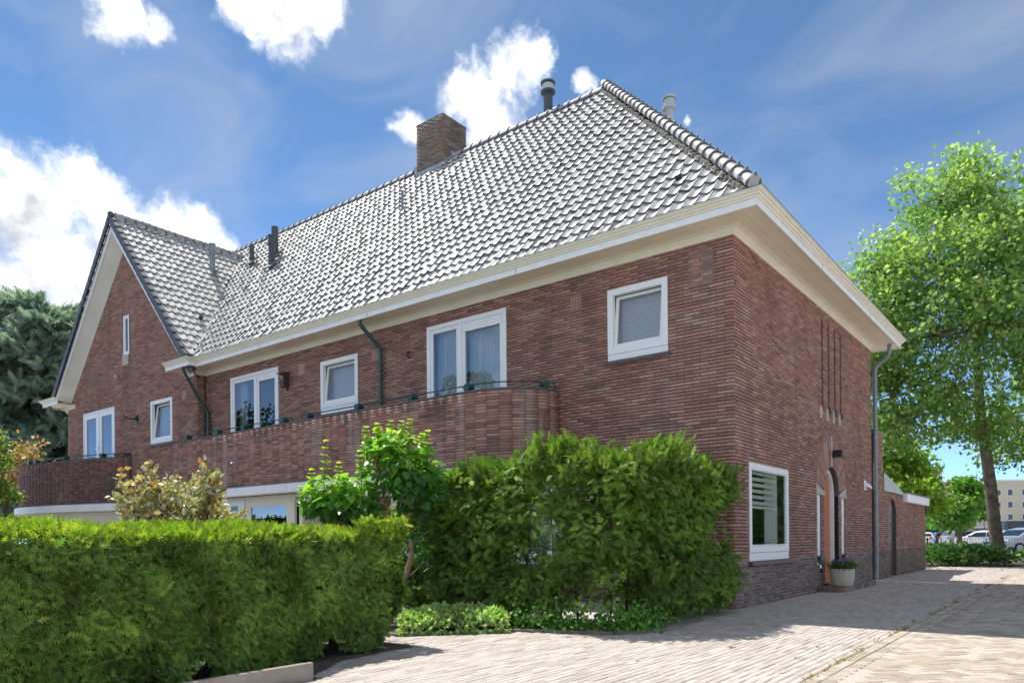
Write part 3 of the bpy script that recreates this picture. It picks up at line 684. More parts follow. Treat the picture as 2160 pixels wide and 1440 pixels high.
for r in range(nrow):
    for c in range(-3, 130):
        u = -c*TW; s = r*TG
        x = HXE+u; y = EY+s*us[1]; z = EZ+s*us[2]
        if x+TW*.6 > HXE-(z-EZ)/SLH-.02: continue
        if x < LXE+(z-EZ)*(PXL-LXE)/(RZ-EZ): continue
        ym = y+.15*us[1]
        if x+TW < GC+4.7 and x > GC-4.7 and zmain(ym) < zgab(x+TW*.7)+.02: continue
        if -10.68 < x+TW*.5 < -9.60 and y > 4.02-.1: continue
        pos.append((u, s))
tiles('tiles', (HXE, EY, EZ), (1, 0, 0), us, nm, pos, mTile[0], roof, 300, mTile[1])
# side hip and back slope
sh_ = math.atan(SLH); us2 = np.array([-math.cos(sh_), 0, math.sin(sh_)]); pos = []
for r in range(int(math.hypot(RZ-EZ, HXE-PXR)/TG)):
    for c in range(60):
        u = c*TW; s = r*TG; z = EZ+s*us2[2]; y = EY+u
        if y < EY+(z-EZ)/SLM+.0 or y+TW > BYE-(z-EZ)/SLM: continue
        pos.append((u, s))
tiles('hip_tiles', (HXE, EY, EZ), (0, 1, 0), us2, (math.sin(sh_), 0, math.cos(sh_)), pos, mTile[0], roof)
# hip caps: one object each
def cap_mesh(r0, r1, ln, mat, n=12):
    m = MB(); rows = []
    for v, r in ((0, r0+.018), (.035, r0+.018), (.037, r0), (ln, r1)):
        rows.append([(r*math.cos(math.pi*(-.08+1.16*k/n)), v, r*math.sin(math.pi*(-.08+1.16*k/n))) for k in range(n+1)])
    m.grid(rows); m.grid([rows[0], [(p[0]*.80, 0, p[2]*.80) for p in rows[0]]])
    m.box((-.012, .01, r0+.015), (.012, .05, r0+.05))
    me = bpy.data.meshes.new('hip_cap'); me.from_pydata(m.v, [], m.f); me.materials.append(mat); me.materials.append(mNoseShade); me.update()
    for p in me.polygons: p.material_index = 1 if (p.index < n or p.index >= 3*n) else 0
    for p in me.polygons: p.use_smooth = True
    return me
hipv = Vector((PXR-HXE, RY-EY, RZ-EZ)); hl = hipv.length; hd = hipv.normalized()
side = hd.cross(Vector((0, 0, 1))).normalized(); hup = side.cross(hd).normalized()
mcap = M_piece('hip_cap', [(0, (.42, .415, .40)), (1, (.56, .55, .53))], 1, rough=.4, spec=.8, coat=.8, coat_r=.2, grain=.2, gs=25, bump=.05)
cme = cap_mesh(.098, .086, .33, mcap); nc = 29
for i in range(nc+1):
    o = bpy.data.objects.new('hip_cap', cme); p = Vector((HXE, EY, EZ))+hd*(.02+i*hl/nc)+hup*.095
    o.matrix_world = Matrix(((side.x, hd.x, hup.x, p.x), (side.y, hd.y, hup.y, p.y), (side.z, hd.z, hup.z, p.z), (0, 0, 0, 1))); link(o, roof)
mort = MB()
for i in range(nc*2):
    p = Vector((HXE, EY, EZ))+hd*(.1+i*hl/nc/2)-side*(.10 if True else 0)+hup*.0
    s_ = .035+.04*random.random(); mort.obox(p-hup*(.015+.03*random.random())+side*.02, (hd, side, hup), (s_, .05, .055))
mort.build('hip_mortar', M('hip_mortar', (.22, .205, .18), .95, (.10, .095, .085), 14, bump=.5), roof)
MB().obox(Vector((HXE, EY, EZ))+hd*.025+hup*.13, (side, hd, hup), (.075, .006, .07)).build('hip_end', mTile[1], roof)
# ridge caps
rme = cap_mesh(.10, .092, .33, mTile[1])
for i in range(int((PXR-PXL)/.31)):
    x = PXR-.05-i*.31
    if -10.7 < x < -9.3 and i: continue
    o = bpy.data.objects.new('ridge_cap', rme); o.matrix_world = Matrix(((0, -1, 0, x), (1, 0, 0, RY), (0, 0, 1, RZ+.02), (0, 0, 0, 1))); link(o, roof)
# gable roof
ag = math.atan(SLG); pos = []; ng = int(math.hypot(4.55, 4.55*SLG)/TG)
for r in range(ng+1):
    for c in range(40):
        u = GAP+.06+c*TW; s = r*TG; x = GC+4.55-s*math.cos(ag); z = zgab(x)
        if x < GC+.02: continue
        if zgab(x-.1) < zmain(u+TW*.7)+.02 and u > -.6: continue
        pos.append((u, s))
groof_n = (math.sin(ag), 0, math.cos(ag))
gr = MB().box((GC-.05, GAP, GZ-.1), (GC+.05, GAP+.3, GZ-.02)).build('gable_roof', mUnder, house)
tiles('tiles', (GC+4.55, 0, zgab(GC+4.55)), (0, 1, 0), (-math.cos(ag), 0, math.sin(ag)), groof_n, pos, mTileG[0], gr, 200, mTileG[1])
pos = [(-(GAP+.06+c*TW)-TW, r*TG) for r in range(ng+1) for c in range(24)]
tiles('far_tiles', (GC-4.55, 0, zgab(GC+4.55)), (0, -1, 0), (math.cos(ag), 0, math.sin(ag)), (-math.sin(ag), 0, math.cos(ag)), pos, mTileG[0], gr)
for i in range(15):
    y = GAP+.04+i*.31
    o = bpy.data.objects.new('ridge_cap', rme); o.matrix_world = Matrix(((1, 0, 0, GC), (0, 1, 0, y), (0, 0, 1, GZ-.01), (0, 0, 0, 1))); link(o, gr)
# verge tiles, fascia boards and coved soffit of the rake
vme = MB().box((-.05, -.10, -.17), (.045, .08, .02)); 
for s in (1, -1):
    u = np.array([-s*math.cos(ag), 0, math.sin(ag)]); nn = np.array([s*math.sin(ag), 0, math.cos(ag)])
    for r in range(ng+1):
        st = np.array([GC+s*4.6, GAP, zgab(GC+4.6)])+u*(r*TG+.15)
        q = MB().obox(st+nn*(.055+.0)-np.array([0, .02, 0]), (u+nn*(-.09), (0, 1, 0), nn), (.165, .045, .028)).obox(st+nn*(-.012)-np.array([0, .075, 0]), (u+nn*(-.06), (0, 1, 0), nn), (.16, .012, .085))
        q.build('verge_tile', mTileE, gr)
    bm_ = MB()
    z0, z1 = GZ-.17, GZ-.42; hx = 4.15
    bm_.add([(GC, GAP, z0), (GC+s*hx, GAP, z0-hx*SLG+.12), (GC+s*hx, GAP, z1-hx*SLG+.12), (GC, GAP, z1), (GC, GAP+.03, z0), (GC+s*hx, GAP+.03, z0-hx*SLG+.12), (GC+s*hx, GAP+.03, z1-hx*SLG+.12), (GC, GAP+.03, z1)], [(0, 1, 2, 3), (7, 6, 5, 4), (3, 2, 6, 7), (0, 4, 5, 1)])
    bm_.build('barge_board', mWhite, gr)
    sm = MB(); rows = []
    for t, (yy, dz) in ((0, (GAP+.03, GZ-.41)), (.35, (GAP+.12, GZ-.52)), (.7, (GAP+.24, GZ-.68)), (1, (GY, APX))):
        k = SLG if t < 1 else SLW
        rows.append([(GC+s*q*hx/8, yy, dz-(q*hx/8)*(SLG*(1-t)+SLW*t)+(.12*q/8)*(1-t)) for q in range(9)])
    sm.grid(rows); sm.build('rake_soffit', mRake, gr, smooth=True)
MB().obox((GC, GAP-.03, GZ+.03), ((1, 0, 0), (0, 1, 0), (0, 0, 1)), (.07, .06, .13)).build('apex_tile', mTileE, gr, bevel=.02)
# lead valley
x0, z0 = GC+4.4, zgab(GC+4.4); y0 = EY+(z0-EZ)/SLM
vl = MB(); a = np.array([x0, max(y0, EY), z0]); b = np.array([GC, yv, GZ]); dv = (b-a)/np.linalg.norm(b-a)
w_ = np.array([math.cos(ag)*.9, 0, -math.sin(ag)*.9]); w2_ = np.array([0, -math.cos(SA), -math.sin(SA)])
vl.add([a+np.array([.10, -.05, .03]), b+np.array([.10, -.05, .03]), b+np.array([-.02, .06, .05]), a+np.array([-.02, .06, .05])], [(0, 1, 2, 3)])
vl.build('valley_gutter', mLead, roof)

# ---- chimney
CX0, CX1, CY0, CY1, CZ1 = -10.65, -9.63, 4.12, 5.06, 12.64
chim = MB().box((CX0+.012, CY0+.012, 10.6), (CX1-.012, CY1-.012, CZ1-.03)).build('chimney', mMortar, house)
A = lay(lambda z: [(CX0, CX1)], 11.0, int((CZ1-11.0)/CO), bl=.24); A = np.c_[A, rng.uniform(0, .004, len(A))]; emit(A, lambda u: (u, CY0), (0, -1), chim, mChimB)
A = lay(lambda z: [(CY0+.036, CY1)], 11.0, int((CZ1-11.0)/CO), bl=.24, ph=.12); A = np.c_[A, rng.uniform(0, .004, len(A))]; emit(A, lambda u: (CX1, u), (1, 0), chim, mChimB)
MB().box((CX0-.01, CY0-.01, CZ1-.035), (CX1+.01, CY1+.01, CZ1+.01)).build('cap', M('chimney_cap', (.12, .115, .105), .9, (.19, .18, .16), 9), chim, bevel=.01)
for i in range(3):
    y = CY0+.02+i*.28; z = zmain(min(y, RY)); MB().box((CX1+.002, y, z-.1), (CX1+.014, y+.3, z+.26+.04*i)).build('lead_flashing', mZinc, chim)
MB().box((CX0-.05, CY0-.02, zmain(CY0)-.1), (CX1+.06, CY0-.006, zmain(CY0)+.12)).build('lead_apron', mZinc, chim)
MB().box((CX0-.06, CY0-.03, zmain(CY0)-.1), (CX0+.04, CY0-.016, zmain(CY0)+.3)).build('lead_flashing', mZinc, chim)
# ---- flues
def flue(x, y, z0, z1, r, mat, cap=None, label=None):
    m = MB().tube([(x, y, z0-.3), (x, y, z1)], r, 14)
    if cap == 'disc': m.lathe([(r*.9, z1-z0-.0), (r*1.55, z1-z0-.02), (r*1.6, z1-z0+.03), (r*.5, z1-z0+.07), (0, z1-z0+.07)], (x, y, z0), 16).lathe([(r*1.02, z1-z0-.26), (r*1.6, z1-z0-.24), (r*1.6, z1-z0-.19), (r*1.02, z1-z0-.15)], (x, y, z0), 16)
    elif cap == 'ring': m.lathe([(r*1.0, -.0+.62*(z1-z0)), (r*1.25, .64*(z1-z0)), (r*1.25, .72*(z1-z0)), (r*1.0, .74*(z1-z0))], (x, y, z0), 14).lathe([(r*1.0, (z1-z0)*.93), (r*1.2, (z1-z0)*.95), (r*1.2, (z1-z0)), (0, (z1-z0))], (x, y, z0), 14)
    o = m.build('flue', mat, house, smooth=True)
    if cap == 'disc': MB().tube([(x, y, z1-.17), (x, y, z1-.03)], r*1.3, 14).build('louvre', mPipeL, o, smooth=True)
    MB().obox((x, y, z0), ((1, 0, 0), us, nm), (r*2.2, r*2.4, .02)).build('flashing', mLead, o)
    if label: o['label'] = label
    return o
flue(-16.93, 2.96, 10.05, 10.55, .075, mPipeD, None, 'short dark flue on the roof near the valley')
flue(-14.99, 2.37, 9.33, 10.15, .095, mPipeD, 'ring', 'ringed dark flue on the lower roof')
flue(-15.36, 2.74, 9.78, 10.62, .10, mPipeD, None, 'plain dark flue behind the ringed one')
flue(-6.42, 4.50, 11.6, 12.36, .115, mPipeD, 'disc', 'dark capped flue at the ridge')
flue(-3.076, 4.335, 9.85, 10.66, .095, mPipeL, 'disc', 'tall pale grey capped flue behind the hip')
flue(-.80, 2.2, 7.15, 7.58, .06, mPipeL, 'ring')
fl = flue(GC+1.06, 2.0, 9.52, 10.45, .085, mPipe, 'ring', 'grey blue flue on the gable roof')
MB().box((-9.72, 2.62, 9.55), (-9.66, 2.66, 10.02)).build('roof_hook', mPipe, roof)
for p, nv_ in (((-.885, .12, 6.60), nm), ((-15.70, .50, 7.36), np.array(groof_n))):
    p = np.array(p); MB().tube([p+nv_*.03, p+nv_*.12], .055, 12).build('tile_vent', mBlackM, roof, smooth=True)

# ---- balconies: stack-bonded parapets on a path
def path_sampler(pts, closed=False):
    P = np.array(pts, float); d = np.r_[0, np.cumsum(np.linalg.norm(np.diff(P, axis=0), axis=1))]
    def f(s):
        return np.array([np.interp(s, d, P[:, 0]), np.interp(s, d, P[:, 1])])
    return f, d[-1]
def parapet(pts, z0, z1, mat, mmat, name, top, bl=.225, thick=.11):
    f, ln = path_sampler(pts); e = .01
    def nrm(s):
        t = f(min(s+e, ln))-f(max(s-e, 0)); t /= np.linalg.norm(t); return np.array([t[1], -t[0]])
    nb = int(ln/bl); w = ln/nb; ncs = int((z1-z0)/CO); A = []
    for k in range(ncs):
        for i in range(nb): A.append((i*w+.004, (i+1)*w-.004, z0+k*CO+.005, z0+(k+1)*CO-.005))
    A = np.array(A)
    p0 = np.array([f(s) for s in A[:, 0]]); p1 = np.array([f(s) for s in A[:, 1]]); n0 = np.array([nrm(s) for s in A[:, 0]]); n1 = np.array([nrm(s) for s in A[:, 1]])
    mb = MB(); S_ = np.linspace(0, ln, nb*2+1)
    out = [f(s)-nrm(s)*.007 for s in S_]; inn = [f(s)-nrm(s)*thick for s in S_]
    mb.grid([[(*p, z0) for p in out], [(*p, z1) for p in out]]); mb.grid([[(*p, z1) for p in out], [(*p, z1) for p in inn]]); mb.grid([[(*p, z1) for p in inn], [(*p, z0) for p in inn]]); mb.grid([[(*p, z0) for p in inn], [(*p, z0) for p in out]])
    o = mb.build(name, mmat, house)
    V, F = brick_mass(p0, p1, n0, n1, A[:, 2], A[:, 3], rng.uniform(-.001, .003, len(A)), .03)
    npobj('brickwork', V, F, mat, o, rnd=np.repeat(rng.random(len(A)), 5), kind='stuff')
    ca = [f(s)+nrm(s)*.015 for s in S_]; cb = [f(s)-nrm(s)*(thick+.015) for s in S_]; cp = MB(); zc = z1+.002
    cp.grid([[(*p, zc) for p in ca], [(*p, zc+.022) for p in ca], [(*p, zc+.022) for p in cb], [(*p, zc) for p in cb], [(*p, zc) for p in ca]])
    cp.build('coping', top, o)
    return o, f, nrm, ln
mCop = M('coping', (.11, .105, .095), .9, (.2, .19, .175), 9)
BZ0, BZ1, BY = 2.335, 3.60, -.97
arc = lambda cx, cy, rx, ry, a0, a1, n: [(cx+rx*math.cos(a0+(a1-a0)*i/n), cy+ry*math.sin(a0+(a1-a0)*i/n)) for i in range(n+1)]
bp = [(-14.62, GY+.0), (-14.62, -.86)]+arc(-14.51, -.86, .11, .11, math.pi, 1.5*math.pi, 4)[1:]+[(-12, BY), (-9, BY), (-6, BY)]+arc(-4.35, 0, 1.24, .97, -math.pi/2, 0, 18)
balc, bf, bn, bln = parapet(bp, BZ0, BZ1, mBrickP, mMortarP, 'balcony', mCop)
balc['label'] = 'long first floor balcony with stack bonded brick parapet and rounded end'
fl_ = MB(); fp = [(p[0], p[1]) for p in bp]; fl_.prism([(x, min(y+.05, .0), 2.30) for x, y in fp]+[(HX, .0, 2.30)], (0, 0, .28)); fl_.build('balcony_slab', mWhite, balc)
def offset_path(pts, o):
    f, ln = path_sampler(pts); r = []
    for s in np.linspace(0, ln, 70):
        t = f(min(s+.01, ln))-f(max(s-.01, 0)); t /= np.linalg.norm(t); r.append(f(s)+np.array([t[1], -t[0]])*o)
    return r
def band(pts, prof, name, mat, par):
    m = MB(); m.grid([[(*p, z) for p in offset_path(pts, o)] for o, z in prof]); return m.build(name, mat, par, smooth=True)
band(bp, [(-.02, 2.335), (.06, 2.318), (.065, 2.296)], 'lead_strip', mZinc, balc)
band(bp, [(.02, 2.296), (.07, 2.296), (.072, 2.12), (-.2, 2.12)], 'fascia', mWhite, balc)
def drum(p, n, z, par, r=.078):
    t = np.array([-n[1], n[0], 0]); n3 = np.array([n[0], n[1], 0]); m = MB()
    ring = lambda q, rr: [np.array([p[0], p[1], z])+n3*q+t*rr*math.cos(k*math.pi/3)+np.array([0, 0, 1])*rr*math.sin(k*math.pi/3) for k in range(6)]
    a, b, c = ring(.075, r*.92), ring(.05, r), ring(-.07, r); 
    m.add(a+b+c, [(0, 1, 2, 3, 4, 5)]+[(i, (i+1) % 6, 6+(i+1) % 6, 6+i) for i in range(6)]+[(6+i, 6+(i+1) % 6, 12+(i+1) % 6, 12+i) for i in range(6)]+[(17, 16, 15, 14, 13, 12)])
    m.tube([np.array([p[0], p[1], z-r*1.0]), np.array([p[0], p[1], z-r*.6])], .02, 6)
    return m.build('drum', mGreen, par)
def rail(f, nrm, s0, s1, z, par, drums, name='rail', mid=False, mat=None):
    m = MB(); S_ = np.linspace(s0, s1, 60)
    m.tube([(*(f(s)-nrm(s)*.05), z+.105) for s in S_], .012, 6)
    e0, e1 = f(s0)-nrm(s0)*.05, f(s1)-nrm(s1)*.05
    for e in (e0, e1): m.tube([(*e, z+.105), (*e, z+.05)], .012, 6)
    o = m.build(name, mat or mGreen, par)
    for s in drums: drum(f(s)-nrm(s)*.05, nrm(s), z+.06, o)
    return o
def s_at_x(f, ln, x):
    S_ = np.linspace(.9, ln, 3000); return S_[np.argmin([abs(f(s)[0]-x) for s in S_])]
sx = lambda x: s_at_x(bf, bln, x)
rail(bf, bn, sx(-14.1), sx(-9.45), BZ1+.024, balc, [sx(x) for x in (-13.77, -12.36, -11.23, -9.72)])
rail(bf, bn, sx(-9.10), bln-.05, BZ1+.024, balc, [sx(x) for x in (-8.845, -7.255, -5.755, -4.367)]+[bln-.30])
for x in (-12.35, -7.62): MB().obox((x, BY-.03, BZ1-.13), ((1, 0, 0), (0, 1, .3), (0, -.3, 1)), (.025, .035, .07)).build('bracket', mZinc, balc)
MB().tube([(-11.5, BY, 2.9), (-11.53, BY-.14, 2.86)], .028, 10).build('drain_spout', mZinc, balc, smooth=True)
# rounded balcony on the gable
rp = [(-18.32, GY), (-18.36, -.40), (-18.7, -.50), (-19.2, -.66), (-19.8, -.86), (-20.5, -1.04), (-21.3, -1.18), (-22.2, -1.28), (-23.0, -1.32), (-23.7, -1.30), (-24.3, -1.20), (-24.9, -.98), (-25.3, -.6), (-25.5, 0)]
rp = [tuple(p) for p in rp][::-1]
rb, rfn, rn, rln = parapet(rp, 2.27, 3.60, mBrickD, mMortarP, 'round_balcony', mCop)
rb['label'] = 'rounded dark brick balcony under the gable window doors'
band(rp, [(-.02, 2.27), (.10, 2.25), (.10, 2.225)], 'lead_strip', mZinc, rb); band(rp, [(.02, 2.225), (.14, 2.225), (.14, 2.02), (-.3, 2.02)], 'fascia', mWhite, rb)
band(rp, [(-.25, 2.1), (-.25, -.1)], 'bay_wall', mCream, rb)
fl_ = MB(); fl_.prism([(x, y+.05, 2.3) for x, y in rp]+[(-18.32, .2, 2.3), (-25.4, .2, 2.3)], (0, 0, .2)); fl_.build('balcony_slab', mWhite, rb)
MB().prism([(-18.36, GY, 3.60), (-18.36, -.42, 3.60), (-18.75, -.53, 3.60), (-18.75, GY, 3.60)], (0, 0, .13)).build('parapet_step', mBrickD, rb)
rx = lambda x: s_at_x(rfn, rln, x)
rail(rfn, rn, .6, rx(-18.85), 3.625, rb, [rx(x) for x in (-23.05, -22.55, -20.83, -19.25)], mat=mBlackM)
m = MB(); m.tube([(-21.9, -1.1, 3.62), (-21.5, -1.06, 3.72), (-20.3, -.85, 3.72), (-19.9, -.75, 3.70), (-19.6, -.66, 3.62)], .016, 6).build('low_hoop', mPipe, rb)

# ---- downpipes
def pipe(pts, r, mat, name, collars=(), label=None):
    o = MB().tube(pts, r, 12).build(name, mat, house, smooth=True)
    for z in collars:
        MB().tube([(pts[-1][0], pts[-1][1], z), (pts[-1][0], pts[-1][1], z+.045)], r*1.14, 12).build('collar', mat, o, smooth=True)
    if label: o['label'] = label
    return o
pipe([(-7.70, -.50, 5.62), (-7.70, -.50, 5.52), (-7.68, -.46, 5.46), (-7.58, -.14, 5.14), (-7.56, -.09, 5.07), (-7.56, -.075, 4.95), (-7.56, -.075, 2.4)], .042, mGreen, 'downpipe', (4.72, 4.05), 'dark green downpipe between the balcony windows')
pipe([(-14.40, -.70, 5.62), (-14.40, -.70, 5.52), (-14.40, -.66, 5.45), (-14.32, -.30, 4.80), (-14.31, -.10, 4.55), (-14.31, -.075, 4.42), (-14.31, -.075, 2.4)], .042, mGreen, 'downpipe', (4.1,), 'dark green downpipe bent round the gable corner')
pipe([(.40, HY+.05, 5.62), (.40, HY+.05, 5.46), (.37, HY+.07, 5.36), (.30, HY+.08, 5.28), (.16, HY+.09, 5.20), (.09, HY+.095, 5.12), (.065, HY+.10, 5.0), (.065, HY+.10, 0)], .05, mPipe, 'downpipe', (3.55, 2.15, .72), 'grey zinc downpipe at the back corner')
# steel-framed bay below the balcony: post, brick pier, white panel
MB().box((-7.20, -.86, 0), (-7.02, -.70, 2.15)).build('porch_post', mWhite, house, bevel=.01)
MB().box((-9.75, -.55, 1.98), (-7.3, -.02, 2.12)).build('porch_ceiling', mCream, house)
MB().box((-14.2, -.62, 2.04), (-9.6, -.02, 2.12)).build('porch_ceiling', mCream, house)
MB().box((-9.66, -.60, 0), (-9.54, -.01, 2.04)).build('bay_post', mCream, house)
def ring(u0, u1, z0, z1, a0, a1, b0, b1, y0, y1):
    return MB().box((u0, y0, z0), (a0, y1, z1)).box((a1, y0, z0), (u1, y1, z1)).box((a0, y0, b1), (a1, y1, z1)).box((a0, y0, z0), (a1, y1, b0))
bd = ring(-11.72, -9.80, .1, 2.04, -11.50, -10.1, .5, 1.86, -.62, -.56).build('bay_door', mCream, house); bd['label'] = 'cream glazed garden door under the balcony'
MB().box((-11.50, -.60, .5), (-10.1, -.595, 1.86)).build('pane', M_glass('dark_glass', (.35, .38, .35), .4), bd)
MB().box((-11.6, -.40, .1), (-10.0, -.39, 2.0)).build('dark_backing', mBlackM, bd)  # black sheet painted in for the darkness of the room
bf_ = ring(-13.9, -11.76, .1, 2.04, -13.75, -12.05, .6, 1.92, -.62, -.56).build('bay_window', mFrame, house)
MB().box((-13.75, -.60, .6), (-12.05, -.595, 1.92)).build('pane', mGlassG, bf_)
m = MB(); m.grid([[(-13.8+1.8*q/80, -.50+.02*math.sin(q*1.3), z) for q in range(81)] for z in (.5, 2.0)]); m.build('curtain', mCurtain, bf_, smooth=True)
# ================================================================ GROUND
def sheet(name, poly, z, mat, kind='structure'):
    m = MB(); m.add([(x, y, z) for x, y in poly], [tuple(range(len(poly)))]); o = m.build(name, mat); o['kind'] = kind; return o
mGround = M('ground_paving', (0.324, 0.297, 0.270), .9, (0.389, 0.356, 0.324), .5, bump=.2, bs=8)
sheet('ground', [(-900, -60), (900, -60), (900, 1500), (-900, 1500)], -.03, mGround)
sheet('garden_bed', [(-30, -14), (-.56, -14), (-.56, -7.0), (-1.1, -6.3), (-1.22, -5.25), (-1.85, -5.0), (-1.2, -3.95), (.0, -3.5), (.30, -2.95), (.14, -.01), (-30, -.01)], -.012, mSoil)
TERR = sheet('terrace', [(-14.4, -2.5), (-.35, -2.4), (-.3, -.02), (-14.4, -.02)], -.006, M('terrace_slabs', (.38, .36, .33), .85, (.45, .43, .40), 2))
PV = [(0, (.345, .300, .268)), (.3, (.40, .352, .318)), (.7, (.445, .396, .360)), (.97, (.49, .445, .41)), (1, (.42, .325, .285))]
PST = [((0.517, 0.470, 0.420), .5, .45, .7, .5), ((0.234, 0.194, 0.165), .9, .58, .80, .5), ((0.167, 0.142, 0.121), 2.6, .66, .80, .5)]
mPave = {s: M_piece('paver', PV, s, stain=PST, gs=70, grain=.22, bump=.3) for s in (0, 1)}
PV2 = [(0, (0.300, 0.251, 0.202)), (.5, (0.409, 0.353, 0.295)), (1, (0.476, 0.418, 0.360))]
mPave2 = {s: M_piece('clinker', PV2, s, stain=[((0.368, 0.313, 0.212), .7, .48, .72, .55), ((0.129, 0.110, 0.092), 1.1, .62, .8, .5)], gs=70, grain=.25, bump=.3) for s in (0, 1)}
mJoint = M('joint_sand', (.33, .285, .245), .95, (.43, .38, .33), 3)
KX0, KX1 = 2.43, 2.66
def left_edge(y):
    P = [(-14, -.56), (-7.02, -.56), (-6.95, -.75), (-6.3, -1.12), (-5.30, -1.25), (-5.25, -2.9), (-5.02, -2.4), (-4.9, -1.8), (-3.95, -1.18), (-3.5, -.02), (-2.95, .28), (-.01, .12), (0, .0), (19, .0)]
    return np.interp(y, [p[0] for p in P], [p[1] for p in P])
drive = sheet('driveway', [(-.57, -14), (2.55, -14), (2.55, 19), (-.3, 19), (-.3, 0), (-.3, -3.2), (-3.0, -5.0), (-3.0, -5.3), (-1.2, -5.32), (-1.12, -6.3), (-.57, -7.0)], -.008, mJoint)
court = sheet('courtyard_paving', [(2.55, -14), (14, -14), (14, 19), (2.55, 19)], -.0065, mJoint)
def pave(P, Lx, Ly, ang, mats, parent, nsingle, name):
    """P (k,2) centres, sizes, angles"""
    P = np.array(P); k = len(P); ang = np.asarray(ang, float)*np.ones(k)
    z1 = rng.uniform(-.002, .002, k); tilt = rng.normal(0, .004, (k, 2))
    dist = np.linalg.norm(np.c_[P, np.zeros(k)]-CAM, axis=1)
    rel = P-CAM[:2]; fwd = rel@np.array([-.6153, .7883]); lat = rel@np.array([.788, .615])
    vis = (fwd > 4.6) & (np.abs(lat) < fwd*.70)
    idx = np.argsort(np.where(vis, dist, 1e3)); S = idx[:nsingle]; R = idx[nsingle:]
    me = MB().box((-Lx/2+.003, -Ly/2+.003, -.03), (Lx/2-.003, Ly/2-.003, 0))
    mesh = bpy.data.meshes.new(name); mesh.from_pydata(me.v, [], me.f); mesh.materials.append(mats[1])
    bm = bmesh.new(); bm.from_mesh(mesh); bmesh.ops.recalc_face_normals(bm, faces=bm.faces); bmesh.ops.bevel(bm, geom=[e for e in bm.edges if all(v.co.z > -.01 for v in e.verts)], offset=.004, segments=1, affect='EDGES'); bm.to_mesh(mesh); bm.free()
    for i in S:
        o = bpy.data.objects.new(name, mesh); o.location = (P[i, 0], P[i, 1], z1[i]); o.rotation_euler = (tilt[i, 0], tilt[i, 1], ang[i]); link(o, parent)
    q = np.array([(-1, -1), (1, -1), (1, 1), (-1, 1)])
    c, s = np.cos(ang[R]), np.sin(ang[R]); V = np.zeros((len(R), 12, 3), np.float32)
    for lvl, (ins, dz) in enumerate(((.003, -.02), (.003, -.003), (.007, 0.))):
        for j in range(4):
            lx, ly = q[j, 0]*(Lx/2-ins), q[j, 1]*(Ly/2-ins)
            V[:, lvl*4+j, 0] = P[R, 0]+c*lx-s*ly; V[:, lvl*4+j, 1] = P[R, 1]+s*lx+c*ly; V[:, lvl*4+j, 2] = z1[R]+dz+tilt[R, 0]*q[j, 1]*Ly/2
    T = [(8, 9, 10, 11)]+[(j, (j+1) % 4, 4+(j+1) % 4, 4+j) for j in range(4)]+[(4+j, 4+(j+1) % 4, 8+(j+1) % 4, 8+j) for j in range(4)]
    F = (np.array(T)[None]+(np.arange(len(R))*12)[:, None, None]).reshape(-1, 4)
    npobj(name+'s', V.reshape(-1, 3), F, mats[0], parent, rnd=np.repeat(rng.random(len(R)), 9), kind='stuff')
pv = []
ci = 0
for i in range(int((KX0+3.1)/.068)):
    x = KX0-.034-i*.068
    for j in range(140):
        y = -8.4+j*.2+(i % 2)*.1
        if x-.034 < left_edge(y) or y > 18.6: continue
        pv.append((x+rng.normal(0, .0015), y+rng.normal(0, .002)))
pave(pv, .068, .20, 0, mPave, drive, 300, 'paver')
pv = [(KX0+.055+.11*c, -8.4+j*.2+.05*c) for c in (0, 1) for j in range(135)]
pave(pv, .105, .20, 0, mPave2, court, 40, 'edging_brick')
hb, ha = [], []
for k in range(-140, 140):
    for mm in range(-70, 70):
        for (ox, oy, lx, ly, a) in ((k+2*mm, k-2*mm, 2, 1, 0), (k+2*mm, 1+k-2*mm, 1, 2, math.pi/2)):
            cx, cy = (ox+lx/2)*.1, (oy+ly/2)*.1
            x = (cx-cy)*.70711+6.5; y = (cx+cy)*.70711+1
            if KX1+.035 < x < 9.2 and -8.4 < y < 12: hb.append((x+rng.normal(0, .002), y+rng.normal(0, .002))); ha.append(a+math.pi/4+rng.normal(0, .012))
pave(hb, .20, .10, ha, mPave2, court, 260, 'clinker')

# leaf mass tools
def basis_from(d, roll):
    d = d/np.linalg.norm(d, axis=1, keepdims=True); a = np.where(np.abs(d[:, 2:3]) < .95, np.array([[0, 0, 1.]]), np.array([[1., 0, 0]]))
    s = np.cross(d, a); s /= np.linalg.norm(s, axis=1, keepdims=True); u = np.cross(s, d)
    c, q = np.cos(roll)[:, None], np.sin(roll)[:, None]
    return s*c+u*q, d, u*c-s*q                            # right, forward, up
def scatter(name, P, D, roll, S, T, mat, parent, rnd=None, kind=None, nrm=None):
    """template T=(V,F): x right, y forward, z up; tri or quad faces"""
    P = np.asarray(P, np.float32); k = len(P); r, f, u = basis_from(np.asarray(D, float), np.asarray(roll, float)); TVx, TFx = np.array(T[0], float), np.array(T[1])
    if nrm is not None:                                   # face along nrm, point along D
        u = nrm/np.linalg.norm(nrm, axis=1, keepdims=True); f = np.asarray(D, float); f = f-u*(f*u).sum(1, keepdims=True); f /= np.linalg.norm(f, axis=1, keepdims=True)+1e-9; r = np.cross(f, u)
    S = np.asarray(S, float)*np.ones(k)
    V = P[:, None]+S[:, None, None]*(TVx[None, :, 0:1]*r[:, None]+TVx[None, :, 1:2]*f[:, None]+TVx[None, :, 2:3]*u[:, None])
    F = (TFx[None]+(np.arange(k)*len(TVx))[:, None, None]).reshape(-1, TFx.shape[1])
    rr = rng.random(k) if rnd is None else rnd
    return npobj(name, V.reshape(-1, 3), F, mat, parent, rnd=np.repeat(rr, len(TFx)), kind=kind)
